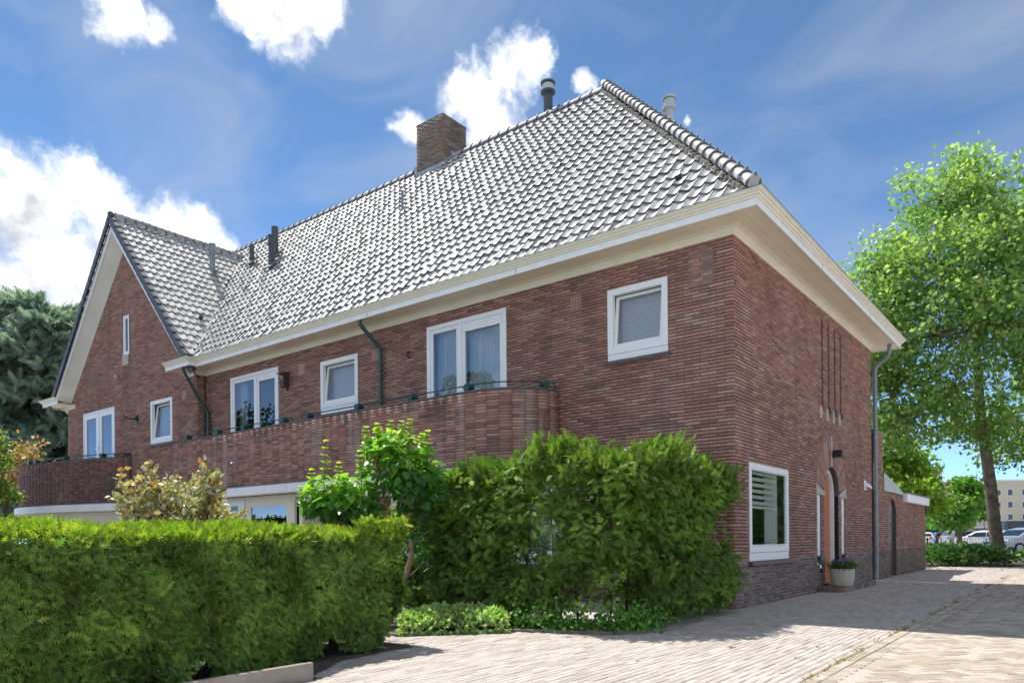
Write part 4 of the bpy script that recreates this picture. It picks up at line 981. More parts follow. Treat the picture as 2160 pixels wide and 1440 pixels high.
# leaf shapes
LEAF = ([(0, 0, 0), (.32, .35, .06), (0, .45, -.03), (-.32, .35, .06), (.2, .75, .03), (-.2, .75, .03), (0, 1, -.05)], [(0, 1, 2), (0, 2, 3), (2, 1, 4), (2, 4, 6), (3, 2, 5), (5, 2, 6)])
HEART = ([(0, 0, 0), (.30, -.10, .05), (.48, .22, .10), (.34, .58, .05), (0, 1, -.10), (-.34, .58, .05), (-.48, .22, .10), (-.30, -.10, .05), (0, .40, -.04)], [(8, 0, 1), (8, 1, 2), (8, 2, 3), (8, 3, 4), (8, 4, 5), (8, 5, 6), (8, 6, 7), (8, 7, 0)])
PLANE = ([(0, 0, 0), (.5, .1, .04), (.3, .38, 0), (.52, .72, .06), (.16, .66, 0), (0, 1.05, -.06), (-.16, .66, 0), (-.52, .72, .06), (-.3, .38, 0), (-.5, .1, .04)], [(0, 1, 2), (0, 2, 8), (0, 8, 9), (2, 3, 4), (2, 4, 6), (2, 6, 8), (4, 5, 6), (6, 7, 8)])
QUADLEAF = ([(0, 0, 0), (.35, .5, .05), (0, 1, -.03), (-.35, .5, .05)], [(0, 1, 2, 3)])
def sprig(npair=4, w=.22, ln=.36):
    V, F = [], []
    for i in range(npair):
        y = .08+.84*i/npair; l = ln*(1-.45*i/npair)
        for s in (-1, 1):
            b = len(V); V += [(0, y-w/2, 0), (0, y+w/2, .0), (s*l, y+.30*l+w*.2, .05*s*0-.04)]; F.append((b, b+1, b+2))
    b = len(V); V += [(-.05, .85, 0), (.05, .85, 0), (0, 1.08, .02)]; F.append((b, b+1, b+2))
    return V, F
SPRIG = sprig()
SPRIG2 = sprig(6, .15, .34)
def rdirs(k): v = rng.normal(size=(k, 3)); return v/np.linalg.norm(v, axis=1, keepdims=True)

# weeds in the joints
mWeed = M_leaf('weed', [(0, (.16, .17, .05)), (.4, (.30, .27, .08)), (.8, (.42, .34, .14)), (1, (.36, .18, .07))], .3)
cl = []
for _ in range(34):
    c = np.array([rng.uniform(2.75, 8.0), rng.uniform(-7.5, 9)]); n = int(rng.integers(4, 26)); cl.append(c+rng.normal(0, .13, (n, 2)))
for _ in range(60):
    c = np.array([KX0+rng.normal(.0, .02), rng.uniform(-8, 12)]); n = int(rng.integers(3, 12)); cl.append(c+rng.normal(0, 1, (n, 2))*np.array([.012, .10]))
P = np.concatenate(cl); D = np.c_[rng.normal(0, .9, (len(P), 2)), rng.uniform(.1, .7, len(P))]
w = scatter('weeds', np.c_[P, np.zeros(len(P))], D, rng.uniform(0, 6.3, len(P)), rng.uniform(.025, .075, len(P)), ([(-.10, 0, 0), (.10, 0, 0), (.05, .6, .05), (0, 1, 0), (-.05, .6, .05)], [(0, 1, 2, 3, 4)]), mWeed, None, kind='stuff')
tag(w, 'dry grass and weeds in the joints of the right-hand paving', 'weeds')
# stray fallen leaves
mFallen = M_leaf('fallen_leaf', [(0, (.32, .20, .07)), (.5, (.45, .36, .18)), (1, (.22, .11, .05))], .2)
P = np.c_[rng.uniform(0.3, 2.4, 26), rng.uniform(-6, 8, 26)]
P = np.r_[P, np.c_[rng.uniform(.0, 6, 260), rng.uniform(15.4, 18.9, 260)]]
w = scatter('fallen_leaves', np.c_[P, np.full(len(P), .006)], np.c_[rng.normal(size=(len(P), 2)), np.zeros(len(P))], rng.normal(0, .3, len(P)), rng.uniform(.04, .09, len(P)), LEAF, mFallen, None, kind='stuff')
tag(w, 'scattered dry leaves fallen on the paving', 'leaves')

# plank edging at the foot of the hedge
mPlank = M('grey_wood', (.27, .225, .18), .85, (.37, .32, .265), 5, bump=.4, bs=12)
pb = empty('timber_edging', (-.61, -7.06, 0), 'weathered grey timber board edging at the foot of the clipped hedge', 'board')
MB().box((-.025, -2.6, -.02), (.025, 0.0, .125)).build('plank', mPlank, pb, bevel=.005)
MB().box((-.07, -2.6, -.02), (-.028, -.04, .118)).build('plank', mPlank, pb, bevel=.005)
# concrete kerb round the bed
kb = MB()
for a, b in (((-2.3, -4.98), (-1.83, -4.92)), ((-1.83, -4.92), (-1.2, -3.93)), ((-1.2, -3.93), (-.02, -3.52)), ((-.02, -3.52), (.29, -2.97))):
    a, b = np.array(a), np.array(b); t = (b-a)/np.linalg.norm(b-a); n = np.array([-t[1], t[0]]); L_ = np.linalg.norm(b-a)
    kb.obox((*(a+b)/2, .0), ((*t, 0), (*n, 0), (0, 0, 1)), (L_/2, .03, .028))
o = kb.build('kerb', M('kerb_concrete', (.16, .135, .115), .9, (.23, .20, .175), 8), bevel=.004); o['kind'] = 'structure'

# ================================================================ OUTBUILDING behind the house
AY0, AY1, AZ1 = HY+1.25, 16.15, 2.02
ann = empty('brick_outbuilding', (0, 13, 0), 'low red brick outbuilding with white fascia behind the grey downpipe', 'outbuilding')
ann.location = (0, 0, 0)
# tall part beside the corner, then low wall with the brown door
def iv_ann(z):
    if z > AZ1+.20: return [(HY+.28, AY0)]
    if z > AZ1: return [(HY+.28, 12.55)]
    top = 2.07 if z < 2.07 else 0
    hw = .46*math.sqrt(max(0, 1-((z-1.72)/.36)**2)) if z > 1.72 else .46
    return minus(HY+.28, AY1, [(11.15-hw, 11.15+hw)] if hw > 0 and z < 2.07 else [])
ma = MB(); ma.box((-.9, HY+.27, -.3), (-.012, AY0, 3.66)); ma.box((-.3, AY0, -.3), (-.012, 10.69, 2.2)); ma.box((-.3, 11.61, -.3), (-.012, 12.55, 2.2)); ma.box((-3.2, 12.55, -.3), (-.012, AY1-.012, AZ1)); ma.box((-.3, 10.69, 2.07), (-.012, 11.61, 2.2))
for i in range(9):
    z = 1.71+i*.04; hw = .46*math.sqrt(max(0, 1-((z+.02-1.72)/.36)**2)); ma.box((-.3, 10.69, z), (-.012, 11.15-hw, z+.04)); ma.box((-.3, 11.15+hw, z), (-.012, 11.61, z+.04))
aw = ma.build('wall', mMortar, ann)
A = lay(iv_ann, ZP, int((3.66-ZP)/CO)); A = np.c_[A, rng.uniform(0, .003, len(A))]; emit(A, lambda u: (0, u), (1, 0), aw, mBrick[0])
A = lay(iv_ann, 0, npl+1, bj=.008, bl=.22); A = A[A[:, 3] < ZP]; A = np.c_[A, rng.uniform(0, .003, len(A))]; emit(A, lambda u: (0, u), (1, 0), aw, mPlinth[0])
q = [(11.15-.46, 0.0)]+[(11.15-.46*math.cos(math.pi*i/12), 1.72+.35*math.sin(math.pi*i/12)) for i in range(13)]+[(11.15+.46, 0)]
ad = MB().prism([(-.12, y, z) for y, z in q], (.05, 0, 0)).build('door', mDoorB, ann); ad['label'] = 'dark brown arched plank door'
for i in range(1, 6): MB().box((-.071, 10.72+i*.145, .05), (-.066, 10.726+i*.145, 1.75)).build('board_joint', mBlackM, ad)
MB().box((-.069, 10.78, 1.0), (-.03, 10.92, 1.03)).build('handle', mChrome, ad)
for z in (.25, 1.35): MB().box((-.069, 11.2, z), (-.055, 11.58, z+.05)).build('hinge', mBlackM, ad)
fa = MB().box((-.4, 12.62, AZ1-.0), (.10, AY1+.1, AZ1+.24)).build('fascia', mWhite, ann, bevel=.01)
MB().box((-.4, 12.60, AZ1+.242), (.12, AY1+.12, AZ1+.262)).build('roof_edge', mLead, ann)
MB().box((-3.4, 12.62, AZ1+.0), (-.41, AY1+.1, AZ1+.2)).build('roof', mLead, ann)
MB().tube([(.0, AY1+.05, AZ1-.02), (.0, AY1+.05, AZ1-.25)], .06, 10).build('hopper', mBlackM, ann)
# sloping canopy roof between the tall part and the fascia
cm = MB(); rows = []
for t in np.linspace(0, 1, 9):
    y = AY0+(12.6-AY0)*t; zt = 2.66-(2.66-2.24)*(t**1.25); rows.append([(.03, y, 2.21), (.02, y, zt), (-1.2, y, zt+.02)])
cm.grid(rows).build('canopy_roof', M('pale_zinc', (.52, .55, .50), .5, (.45, .48, .43), 3), ann, smooth=True)

# ================================================================ SMALL THINGS ON AND BY THE HOUSE
st = empty('door_step', (.2, 5.3, 0), 'low brick edged step in front of the arched door', 'step')
MB().box((-.22, -1.05, 0), (.17, 1.55, .085)).build('tread', mConc, st, bevel=.006)
for i in range(12): MB().box((.175, -1.05+i*.217, -.005), (.27, -1.05+i*.217+.207, .09)).build('brick', mPlinth[1], st, bevel=.004)
for i in range(4): MB().box((-.20+i*.095, -1.16, -.005), (-.20+i*.095+.088, -1.055, .09)).build('brick', mPlinth[1], st, bevel=.004)
pot = empty('flower_pot', (.33, 4.62, .09), 'ribbed cream planter with purple flowers on the door step', 'planter')
m = MB(); n = 72; prof = [(.0, 0), (.15, 0), (.185, .03), (.205, .12), (.222, .30), (.226, .345), (.206, .345), (.2, .28), (0, .28)]
for i, (r, z) in enumerate(prof):
    for k in range(n):
        rr = r*(1+(.022*(1 if k % 2 else -1) if 1 < i < 6 else 0)); a = 2*math.pi*k/n; m.v.append((rr*math.cos(a), rr*math.sin(a), z))
for i in range(len(prof)-1):
    for k in range(n): m.f.append((i*n+k, i*n+(k+1) % n, (i+1)*n+(k+1) % n, (i+1)*n+k))
m.build('pot', mPot, pot)
pl = empty('lavender_plant', (.33, 4.62, .37), 'bushy green plant with purple flower heads in the cream planter', 'plant')
k = 900; P = np.c_[rng.normal(0, .075, (k, 2)), rng.uniform(-.02, .03, k)]; D = np.c_[P[:, :2]*4+rng.normal(0, .25, (k, 2)), np.ones(k)]
scatter('foliage', P+np.array([0, 0, 0])+D*rng.uniform(0, .12, (k, 1)), D, rng.uniform(0, 6.3, k), rng.uniform(.07, .13, k), ([(-.06, 0, 0), (.06, 0, 0), (.05, .6, .04), (0, 1, 0), (-.05, .6, .04)], [(0, 1, 2, 3, 4)]), M_leaf('lavender_leaf', [(0, (.05, .12, .025)), (.6, (.10, .21, .045)), (1, (.17, .28, .09))], .35), pl, kind='stuff')
k = 46; a = rng.uniform(0, 6.3, k); r = np.sqrt(rng.random(k))*.2; P = np.c_[r*np.cos(a), r*np.sin(a), .17-.25*r+rng.uniform(0, .07, k)]
fl2 = [(np.repeat(P, 14, 0)+rng.normal(0, .016, (k*14, 3)))]
scatter('flowers', fl2[0], rdirs(k*14)+np.array([0, 0, .5]), rng.uniform(0, 6.3, k*14), rng.uniform(.02, .034, k*14), QUADLEAF, M_leaf('purple_petal', [(0, (.11, .05, .20)), (.6, (.20, .10, .32)), (1, (.36, .22, .46))], .3), pl, kind='stuff')
def lamp_box():
    o = empty('wall_lamp', (.0, 5.30, 2.73), 'square black wall lamp on the keystone above the arched door', 'lamp')
    MB().box((0.008, -.05, -.05), (.03, .05, .05)).build('back_plate', mBlackM, o); MB().box((.03, -.085, -.075), (.19, .085, .075)).build('lamp_housing', mBlackM, o, bevel=.006); MB().box((.05, -.065, -.079), (.17, .065, -.0755)).build('lamp_glass', mPot, o)
lamp_box()
o = empty('bulkhead_vent', (.0, 8.02, 2.26), 'small white hooded wall vent beside the grey downpipe', 'vent')
m = MB(); rows = []
for a in np.linspace(0, 1, 7):
    r_ = .10*math.sqrt(max(0, 1-a*a*.92)); rows.append([(.012+.15*a, r_*math.cos(math.pi*(q/12)), -.05+r_*math.sin(math.pi*(q/12))-.06*a*a) for q in range(13)])
m.grid(rows).build('hood', mWhite, o, smooth=True); MB().box((0.003, -.11, -.13), (.012, .11, .10)).build('back_plate', mWhite, o)
o = empty('garden_tap', (.0, 3.96, .53), 'chrome outdoor tap with hose nozzle on the dark plinth', 'tap')
MB().tube([(0, 0, 0), (.09, 0, 0), (.11, 0, -.03), (.115, 0, -.07)], .014, 8).box((.05, -.03, .02), (.06, .03, .075)).tube([(.055, 0, 0), (.055, 0, .03)], .01, 6).build('spout', mChrome, o, smooth=False)
MB().tube([(.115, 0, -.06), (.13, .06, -.15)], .018, 8).build('hose_connector', mBlackM, o, smooth=True); MB().tube([(.13, .06, -.15), (.135, .075, -.175)], .010, 8).build('nozzle', mChrome, o)
o = empty('bird_house', (-10.89, -.0, 4.87), 'dark red wooden bird house between two upstairs windows', 'bird house')
MB().box((-.075, -.17, -.17), (.075, -.02, .15)).build('box', mRed, o, bevel=.004); MB().obox((0, -.11, .165), ((1, 0, 0), (0, 1, .18), (0, -.18, 1)), (.10, .14, .009)).build('roof', mRed, o)
MB().tube([(-.01, -.172, .06), (-.01, -.168, .06)], .022, 12).build('entrance_hole', mBlackM, o); m = MB().tube([(-.01, -.171, .06), (-.01, -.1705, .06)], .033, 14).build('entrance_ring', mWhite, o)
MB().box((-.02, -.03, -.24), (.02, -.0, -.17)).build('bracket', mRed, o)
o = empty('wall_bracket', (-17.92, GY, 4.69), 'small dark green lantern bracket on the gable wall beside the tilted window', 'bracket')
MB().box((-.05, -.03, -.12), (.05, 0, .12)).build('plate', mGreen, o); MB().tube([(0, -.02, .0), (-.02, -.22, -.02), (-.03, -.40, .05)], .018, 6).build('arm', mBlackM, o); MB().obox((0, -.05, .02), ((1, 0, 0), (0, 1, 0), (0, 0, 1)), (.04, .04, .06)).build('knuckle', mGreen, o)
o = empty('floodlight', (-19.14, GY, 6.10), 'tiny pale round light on the gable brickwork', 'light')
MB().lathe([(0, -.055), (.045, -.04), (.062, 0), (.045, .04), (0, .055)], (0, -.06, 0), 10).build('housing', mPot, o, smooth=True); MB().tube([(0, 0, 0), (0, -.05, 0)], .02, 6).build('stem', mPot, o)
o = empty('wall_hook', (-6.77, 0, 4.83), 'small dark metal hook on the wall left of the large curtained window', 'hook')
MB().tube([(0, 0, .05), (0, -.05, .04), (0, -.06, 0), (0, -.03, -.05), (0, -.01, -.07)], .014, 6).build('hook', mBlackM, o)
# ================================================================ HEDGES AND PLANTS
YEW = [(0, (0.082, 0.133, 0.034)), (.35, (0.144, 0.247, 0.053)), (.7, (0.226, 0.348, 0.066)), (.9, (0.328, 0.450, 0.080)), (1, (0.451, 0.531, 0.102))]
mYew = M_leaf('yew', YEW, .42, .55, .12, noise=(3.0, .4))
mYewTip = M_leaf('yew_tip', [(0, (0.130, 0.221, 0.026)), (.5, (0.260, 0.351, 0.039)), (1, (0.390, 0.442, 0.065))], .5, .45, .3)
mTwig = M('twig', (.055, .038, .028), .9, (.09, .062, .045), 14)
mLightBlock = M('hedge_light_block', (.012, .018, .009), .95, (.022, .024, .013), 10)  # tone of the slabs added inside hedges to stop light
# clipped hedge along the driveway: cross-section in x,z swept along y
hg = empty('clipped_hedge', (-1.75, -8, 0), 'long clipped dark green yew hedge in front with bright yellow green top', 'hedge'); hg.location = (0, 0, 0)
HY0, HY1 = -11.6, -5.66
def hedge_pt(t, y):
    """t 0..1 from the foot of the drive side over the top to the garden side"""
    z = np.where(t < .6, .04+1.03*t/.6, 1.0)
    ang = np.clip((t-.6)/.4, 0, 1)
    x = np.where(t < .6, -1.36+.05*np.sin(t*5), -1.36-ang*.95)
    ztop = 1.09+.07*np.sin(np.clip(ang*1.25, 0, 1)*math.pi/2)
    z = np.where(t < .6, z, ztop)
    nx = np.where(t < .6, 1.0, np.clip(.5-ang, 0, 1)); nz = np.where(t < .6, .15, 1.0)
    return x, z, nx, nz
k = 30000
t = np.where(rng.random(k) < .68, rng.random(k)*.6, .6+.4*rng.random(k)); y = HY0+(HY1-HY0)*rng.random(k)
x, z, nx, nz = hedge_pt(t, y)
lump = .03*np.sin(y*3.1+z*4)+.03*np.sin(y*7.3+1.3)*np.cos(z*6.1)
dep = np.abs(rng.normal(0, .05, k))
P = np.c_[x+nx*(lump-dep), y, z+np.where(t > .6, lump*.5-dep*.6, 0)]
# rounded end towards the house
ke = 4600; a = rng.uniform(-.2, math.pi*.62, ke); zz = .12+1.08*rng.random(ke); rr = .46/np.maximum(np.abs(np.cos(a))**5+np.abs(np.sin(a))**5, 1e-3)**.2-np.abs(rng.normal(0, .04, ke))+.04*np.sin(zz*9+a*4)
zz2 = np.where(zz > 1.05, 1.05+(zz-1.05)*1.3, zz); shr = np.where(zz < .5, .75+.5*zz, 1.0)
Pe = np.c_[-1.82+rr*np.cos(a)*shr, HY1-.15+rr*1.15*np.sin(a)*shr, zz2]
De = np.c_[-np.sin(a), np.cos(a), np.full(ke, -.2)]*rng.choice([-1, 1], (ke, 1))+rng.normal(0, .5, (ke, 3)); Ne = np.c_[np.cos(a), np.sin(a), np.full(ke, .4)]+rng.normal(0, .42, (ke, 3))
D = np.c_[nx*.35, rng.normal(0, .8, k), np.where(t < .6, rng.normal(-.25, .6, k), .2)]+rng.normal(0, .3, (k, 3)); NN = np.c_[nx, np.zeros(k), nz*.8+.25]+rng.normal(0, .42, (k, 3))
P = np.r_[P, Pe]; D = np.r_[D, De]; NN = np.r_[NN, Ne]; tt = np.r_[t, np.where(zz > 1.06, .8, .3)]
ok = ~((P[:, 2] < .17) & (np.sin(P[:, 1]*4.7)+np.sin(P[:, 1]*9.1+2) > 1.1)); P, D, NN, tt = P[ok], D[ok], NN[ok], tt[ok]
bulge = lambda y: np.clip(.14*(-6.0-y), 0, .42)
P[:, 0] += bulge(P[:, 1])
rr_ = np.clip(rng.normal(.42, .22, len(P)), 0, 1)
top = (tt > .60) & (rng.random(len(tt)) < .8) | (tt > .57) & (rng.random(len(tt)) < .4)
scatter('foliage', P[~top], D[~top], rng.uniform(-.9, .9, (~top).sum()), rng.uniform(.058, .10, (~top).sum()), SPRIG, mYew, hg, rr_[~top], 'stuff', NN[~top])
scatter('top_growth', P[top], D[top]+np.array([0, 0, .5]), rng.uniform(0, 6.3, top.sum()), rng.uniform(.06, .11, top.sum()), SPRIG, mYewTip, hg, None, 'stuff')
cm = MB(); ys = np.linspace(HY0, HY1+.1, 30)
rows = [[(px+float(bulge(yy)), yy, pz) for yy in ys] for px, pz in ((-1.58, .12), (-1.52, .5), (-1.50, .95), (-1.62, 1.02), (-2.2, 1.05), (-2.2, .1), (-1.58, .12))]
cm.grid(rows); cm.build('light_block', mLightBlock, hg)  # dark slab added within the foliage to block light
tw = MB()
for i in range(46):
    y0 = HY0+ (HY1+.15-HY0)*i/45+random.uniform(-.05, .05); x0 = -1.75+random.uniform(-.15, .15); tw.tube([(x0, y0, -.02), (x0+random.uniform(-.08, .08), y0+random.uniform(-.1, .1), .25), (x0+random.uniform(-.15, .15), y0+random.uniform(-.2, .2), .8)], [.022, .017, .008], 5)
tw.build('stems', mTwig, hg)

# tall loose yew hedge in front of the house corner: L-shaped row of separate bushes grown together
yw = empty('tall_yew_hedge', (0, 0, 0), 'tall loose yew hedge with see-through gaps before the house corner', 'hedge')
line = [(-3.75, -2.75), (-2.9, -2.92), (-1.9, -3.02), (-.9, -3.05), (-.42, -2.95), (-.26, -2.3), (-.26, -1.5), (-.26, -.8), (-.27, -.40)]
hts = [1.84, 1.84, 1.90, 1.98, 2.08, 2.06, 2.02, 1.96, 1.84]
lf, ll = path_sampler(line); hs = np.linspace(0, ll, len(hts))
cP, cD, cR, cT, cN = [], [], [], [], []
for i in range(2050):
    s = rng.random()*ll; h = np.interp(s, hs, hts)*(1+.035*math.sin(s*5)+.03*math.sin(s*11+1)+.02*math.sin(s*23)); c = lf(s); e = lf(min(s+.05, ll))-lf(max(s-.05, 0)); e /= np.linalg.norm(e); n = np.array([e[1], -e[0]])
    z = h*rng.random() if i % 5 else h*rng.uniform(.86, 1.0)
    gap = math.sin(s*2.3+z*1.7)+math.sin(s*4.1-z*2.9+1.1)
    if s > 1.6 and z < 1.75 and gap > .62 and rng.random() < .9: continue
    if s > 1.0 and z < .3 and rng.random() < .5: continue
    w = .38*(1-.15*max(0, (z-h*.85)/(h*.15)))*(.75 if z < .3 else 1)
    side = 1 if rng.random() < .7 else -1
    o = side*w*(.45+.55*rng.random())
    ctr = np.array([*(c+n*o+e*rng.normal(0, .08)), z]); out = np.array([*(n*side+e*rng.normal(0, .5)), .15+.9*max(0, (z-h*.82)/(h*.18))])
    m_ = int(rng.integers(13, 24))
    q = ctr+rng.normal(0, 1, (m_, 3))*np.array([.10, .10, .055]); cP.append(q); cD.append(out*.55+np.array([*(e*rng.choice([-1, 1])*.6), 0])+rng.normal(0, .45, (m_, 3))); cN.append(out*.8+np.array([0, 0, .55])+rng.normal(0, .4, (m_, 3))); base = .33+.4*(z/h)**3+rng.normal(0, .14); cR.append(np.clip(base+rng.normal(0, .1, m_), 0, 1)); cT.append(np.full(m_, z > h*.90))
P, D, Rr, Tp, NN = map(np.concatenate, (cP, cD, cR, cT, cN))
ok = P[:, 2] > .08; ok &= ~((P[:, 1] > -.06) & (P[:, 0] < .05)); P, D, Rr, Tp, NN = P[ok], D[ok], Rr[ok], Tp[ok], NN[ok]
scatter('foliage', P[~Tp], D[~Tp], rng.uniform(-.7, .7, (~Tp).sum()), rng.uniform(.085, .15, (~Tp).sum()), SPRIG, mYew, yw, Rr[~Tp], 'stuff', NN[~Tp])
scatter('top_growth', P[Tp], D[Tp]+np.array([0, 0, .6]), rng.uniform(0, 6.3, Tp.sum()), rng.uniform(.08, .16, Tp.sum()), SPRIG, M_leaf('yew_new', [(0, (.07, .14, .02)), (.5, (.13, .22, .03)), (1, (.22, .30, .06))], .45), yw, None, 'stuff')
tw = MB()
for i in range(20):
    s = (i+.5)/20*ll+random.uniform(-.08, .08); c = lf(min(max(s, 0), ll)); h = np.interp(s, hs, hts); x0, y0 = c[0]+random.uniform(-.1, .1), c[1]+random.uniform(-.08, .08)
    r = random.uniform(.010, .024); tw.tube([(x0, y0, -.03), (x0+random.uniform(-.06, .06), y0+random.uniform(-.06, .06), h*.4), (x0+random.uniform(-.15, .15), y0+random.uniform(-.12, .12), h*.9)], [r, r*.8, r*.3], 6)
    for b in range(5):
        zb = random.uniform(.2, h*.8); ang = random.uniform(0, 6.28); l = random.uniform(.2, .42); p0 = np.array([x0, y0, zb]); tw.tube([p0, p0+np.array([math.cos(ang)*l*.5, math.sin(ang)*l*.5, .06]), p0+np.array([math.cos(ang)*l, math.sin(ang)*l, .10+random.uniform(-.05, .12)])], [.008, .006, .003], 4, cap=False)
tw.build('stems', mTwig, yw)

# low leafy mound of ground cover, and ivy-like growth along the bed edge
def mound(name, label, cat, pts_fn, k, size, mat, shape=HEART, lift=.5):
    P, nrm = pts_fn(k); o = empty(name, (0, 0, 0), label, cat)
    scatter('foliage', P, nrm*lift+rdirs(k)*.8, rng.uniform(0, 6.3, k), rng.uniform(size*.6, size*1.2, k), shape, mat, o, None, 'stuff'); return o
mCover = M_leaf('ground_cover_leaf', [(0, (0.248, 0.373, 0.109)), (.5, (0.420, 0.559, 0.202)), (.95, (0.590, 0.714, 0.327)), (1, (0.528, 0.265, 0.155))], .4, .5, .3, noise=(4, .2))
def cover_pts(k):
    u = rng.random(k); v = rng.normal(0, .5, k).clip(-1, 1)
    a, b = np.array([-2.12, -4.72]), np.array([-1.30, -3.82]); e = (b-a)/np.linalg.norm(b-a); n = np.array([e[1], -e[0]])
    p = a+u[:, None]*(b-a)+(v*.34)[:, None]*n; z = .24*np.sqrt(np.clip(1-v**2, 0, 1))*(1-.35*np.abs(2*u-1)**3)+rng.normal(0, .02, k)
    return np.c_[p, np.clip(z, .015, 1)], np.c_[n[0]*v, n[1]*v, np.full(k, .9)]
mound('ground_cover', 'low mound of pale green leafy ground cover at the bed corner', 'plant', cover_pts, 4200, .062, mCover)
mIvy = M_leaf('ivy_leaf', [(0, (0.063, 0.179, 0.031)), (.6, (0.126, 0.315, 0.042)), (1, (0.231, 0.441, 0.084))], .35)
def ivy_pts(k):
    u = rng.random(k); L0 = np.array([(-1.25, -3.75), (-.1, -3.40), (.18, -2.9)]); seg = (u*1.999).astype(int); tq = u*2-seg
    p = L0[seg]*(1-tq)[:, None]+L0[seg+1]*tq[:, None]+rng.normal(0, .11, (k, 2)); z = np.abs(rng.normal(0, .12, k))+.02
    return np.c_[p, z], np.c_[rng.normal(0, .4, k), -np.ones(k)*.5, np.ones(k)*.6]
mound('edge_creeper', 'dark green creeper spilling over the kerb below the tall yew', 'plant', ivy_pts, 1300, .05, mIvy)
mYel = M_leaf('bright_leaf', [(0, (.22, .28, .05)), (1, (.42, .46, .14))], .4)
def y_pts(k):
    p = np.array([-3.9, -2.6])+rng.normal(0, 1, (k, 2))*np.array([.35, .25]); return np.c_[p, np.abs(rng.normal(.1, .12, k))], np.tile((0, 0, 1.), (k, 1))
mound('yellow_ground_plant', 'bright yellow green low plant behind the twisted trunk', 'plant', y_pts, 700, .06, mYel)

# small tree with big heart-shaped leaves and twisted pale trunks
mHeart = M_leaf('heart_leaf', [(0, (0.062, 0.175, 0.056)), (.35, (0.125, 0.300, 0.075)), (.65, (0.250, 0.450, 0.062)), (1, (0.500, 0.625, 0.088))], .5, .38, .5)
mTrunk = M('tan_bark', (.26, .165, .10), .8, (.36, .24, .155), 9, bump=.4, bs=20)
lt = empty('small_heart_leaf_tree', (0, 0, 0), 'small multi-stemmed tree with bright heart-shaped leaves between the two hedges', 'tree')
B0 = np.array([-2.98, -3.92, 0])
tr = MB(); tips = []
def branch(p, pts, r0, r1, leafy=None):
    P_ = [np.array(p, float)+np.array(q, float) for q in pts]; n = len(P_); tr.tube(P_, [r0+(r1-r0)*i/(n-1) for i in range(n)], 8); return P_[-1]
X = lambda a, z: np.array([a*.788, a*.615, z])        # offsets across the view of the garden
main = branch(B0, [(0, 0, -.03), X(-.02, .22), X(.0, .42), X(.10, .60), X(.17, .85), X(.17, 1.1), X(.12, 1.3)], .042, .030)
branch(B0+X(-.12, 0), [(0, 0, -.03), X(-.02, .35), X(-.02, .75)], .05, .04)
f1 = branch(B0+X(-.14, .75), [(0, 0, 0), X(-.05, .25), X(-.18, .5), X(-.20, .72)], .04, .03)
f2 = branch(f1, [(0, 0, 0), X(.02, .22), X(.10, .42), X(.06, .62)], .03, .018)
f3 = branch(f1, [(0, 0, 0), X(-.15, .12), X(-.30, .22)], .022, .012)
f4 = branch(B0+X(-.30, .9), [X(.12, -.3), X(.0, .05), X(-.18, .28), X(-.45, .4), X(-.7, .5)], .028, .014)
f5 = branch(f2, [(0, 0, 0), X(-.12, .15), X(-.18, .3)], .016, .008); f6 = branch(f2, [(0, 0, 0), X(.15, .12), X(.22, .28)], .016, .008)
branch(main, [(0, 0, 0), X(.08, .15), X(.2, .25)], .02, .006); branch(B0+X(.13, .95), [(0, 0, 0), X(.12, .12), X(.28, .22)], .012, .006); branch(main, [(0, 0, 0), X(-.1, .15), X(-.05, .35)], .016, .006)
branch(B0+X(.08, .55), [(0, 0, 0), X(.14, .10), X(.26, .24)], .010, .006)
tr.build('trunk', mTrunk, lt, smooth=True)
hP, hD, hR, hS = [], [], [], []
def leafcloud(c, rad, k, base, sz=.095):
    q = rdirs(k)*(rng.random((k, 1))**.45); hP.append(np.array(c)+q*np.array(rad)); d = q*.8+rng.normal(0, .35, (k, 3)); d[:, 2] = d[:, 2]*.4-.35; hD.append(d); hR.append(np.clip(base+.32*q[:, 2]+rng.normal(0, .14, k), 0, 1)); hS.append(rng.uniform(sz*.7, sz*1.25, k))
leafcloud(B0+X(.0, 2.02), (.52, .42, .44), 330, .45, .12)
leafcloud(B0+X(.28, 1.78), (.38, .32, .44), 220, .30, .13)
leafcloud(B0+X(-.1, 2.3), (.36, .3, .24), 180, .75, .105)
leafcloud(B0+X(-.75, 1.62), (.62, .42, .34), 300, .5, .12)
leafcloud(B0+X(-.62, 1.42), (.46, .3, .28), 130, .22, .13)
leafcloud(B0+X(-.98, 1.55), (.28, .25, .24), 110, .5, .11)
leafcloud(B0+X(.22, 1.22), (.16, .16, .14), 34, .3, .10); leafcloud(B0+X(.30, .92), (.18, .16, .10), 22, .25, .10); leafcloud(B0+X(-.2, 1.3), (.25, .2, .2), 40, .6, .085)
mShoot = M('green_shoot', (.10, .12, .04), .7)
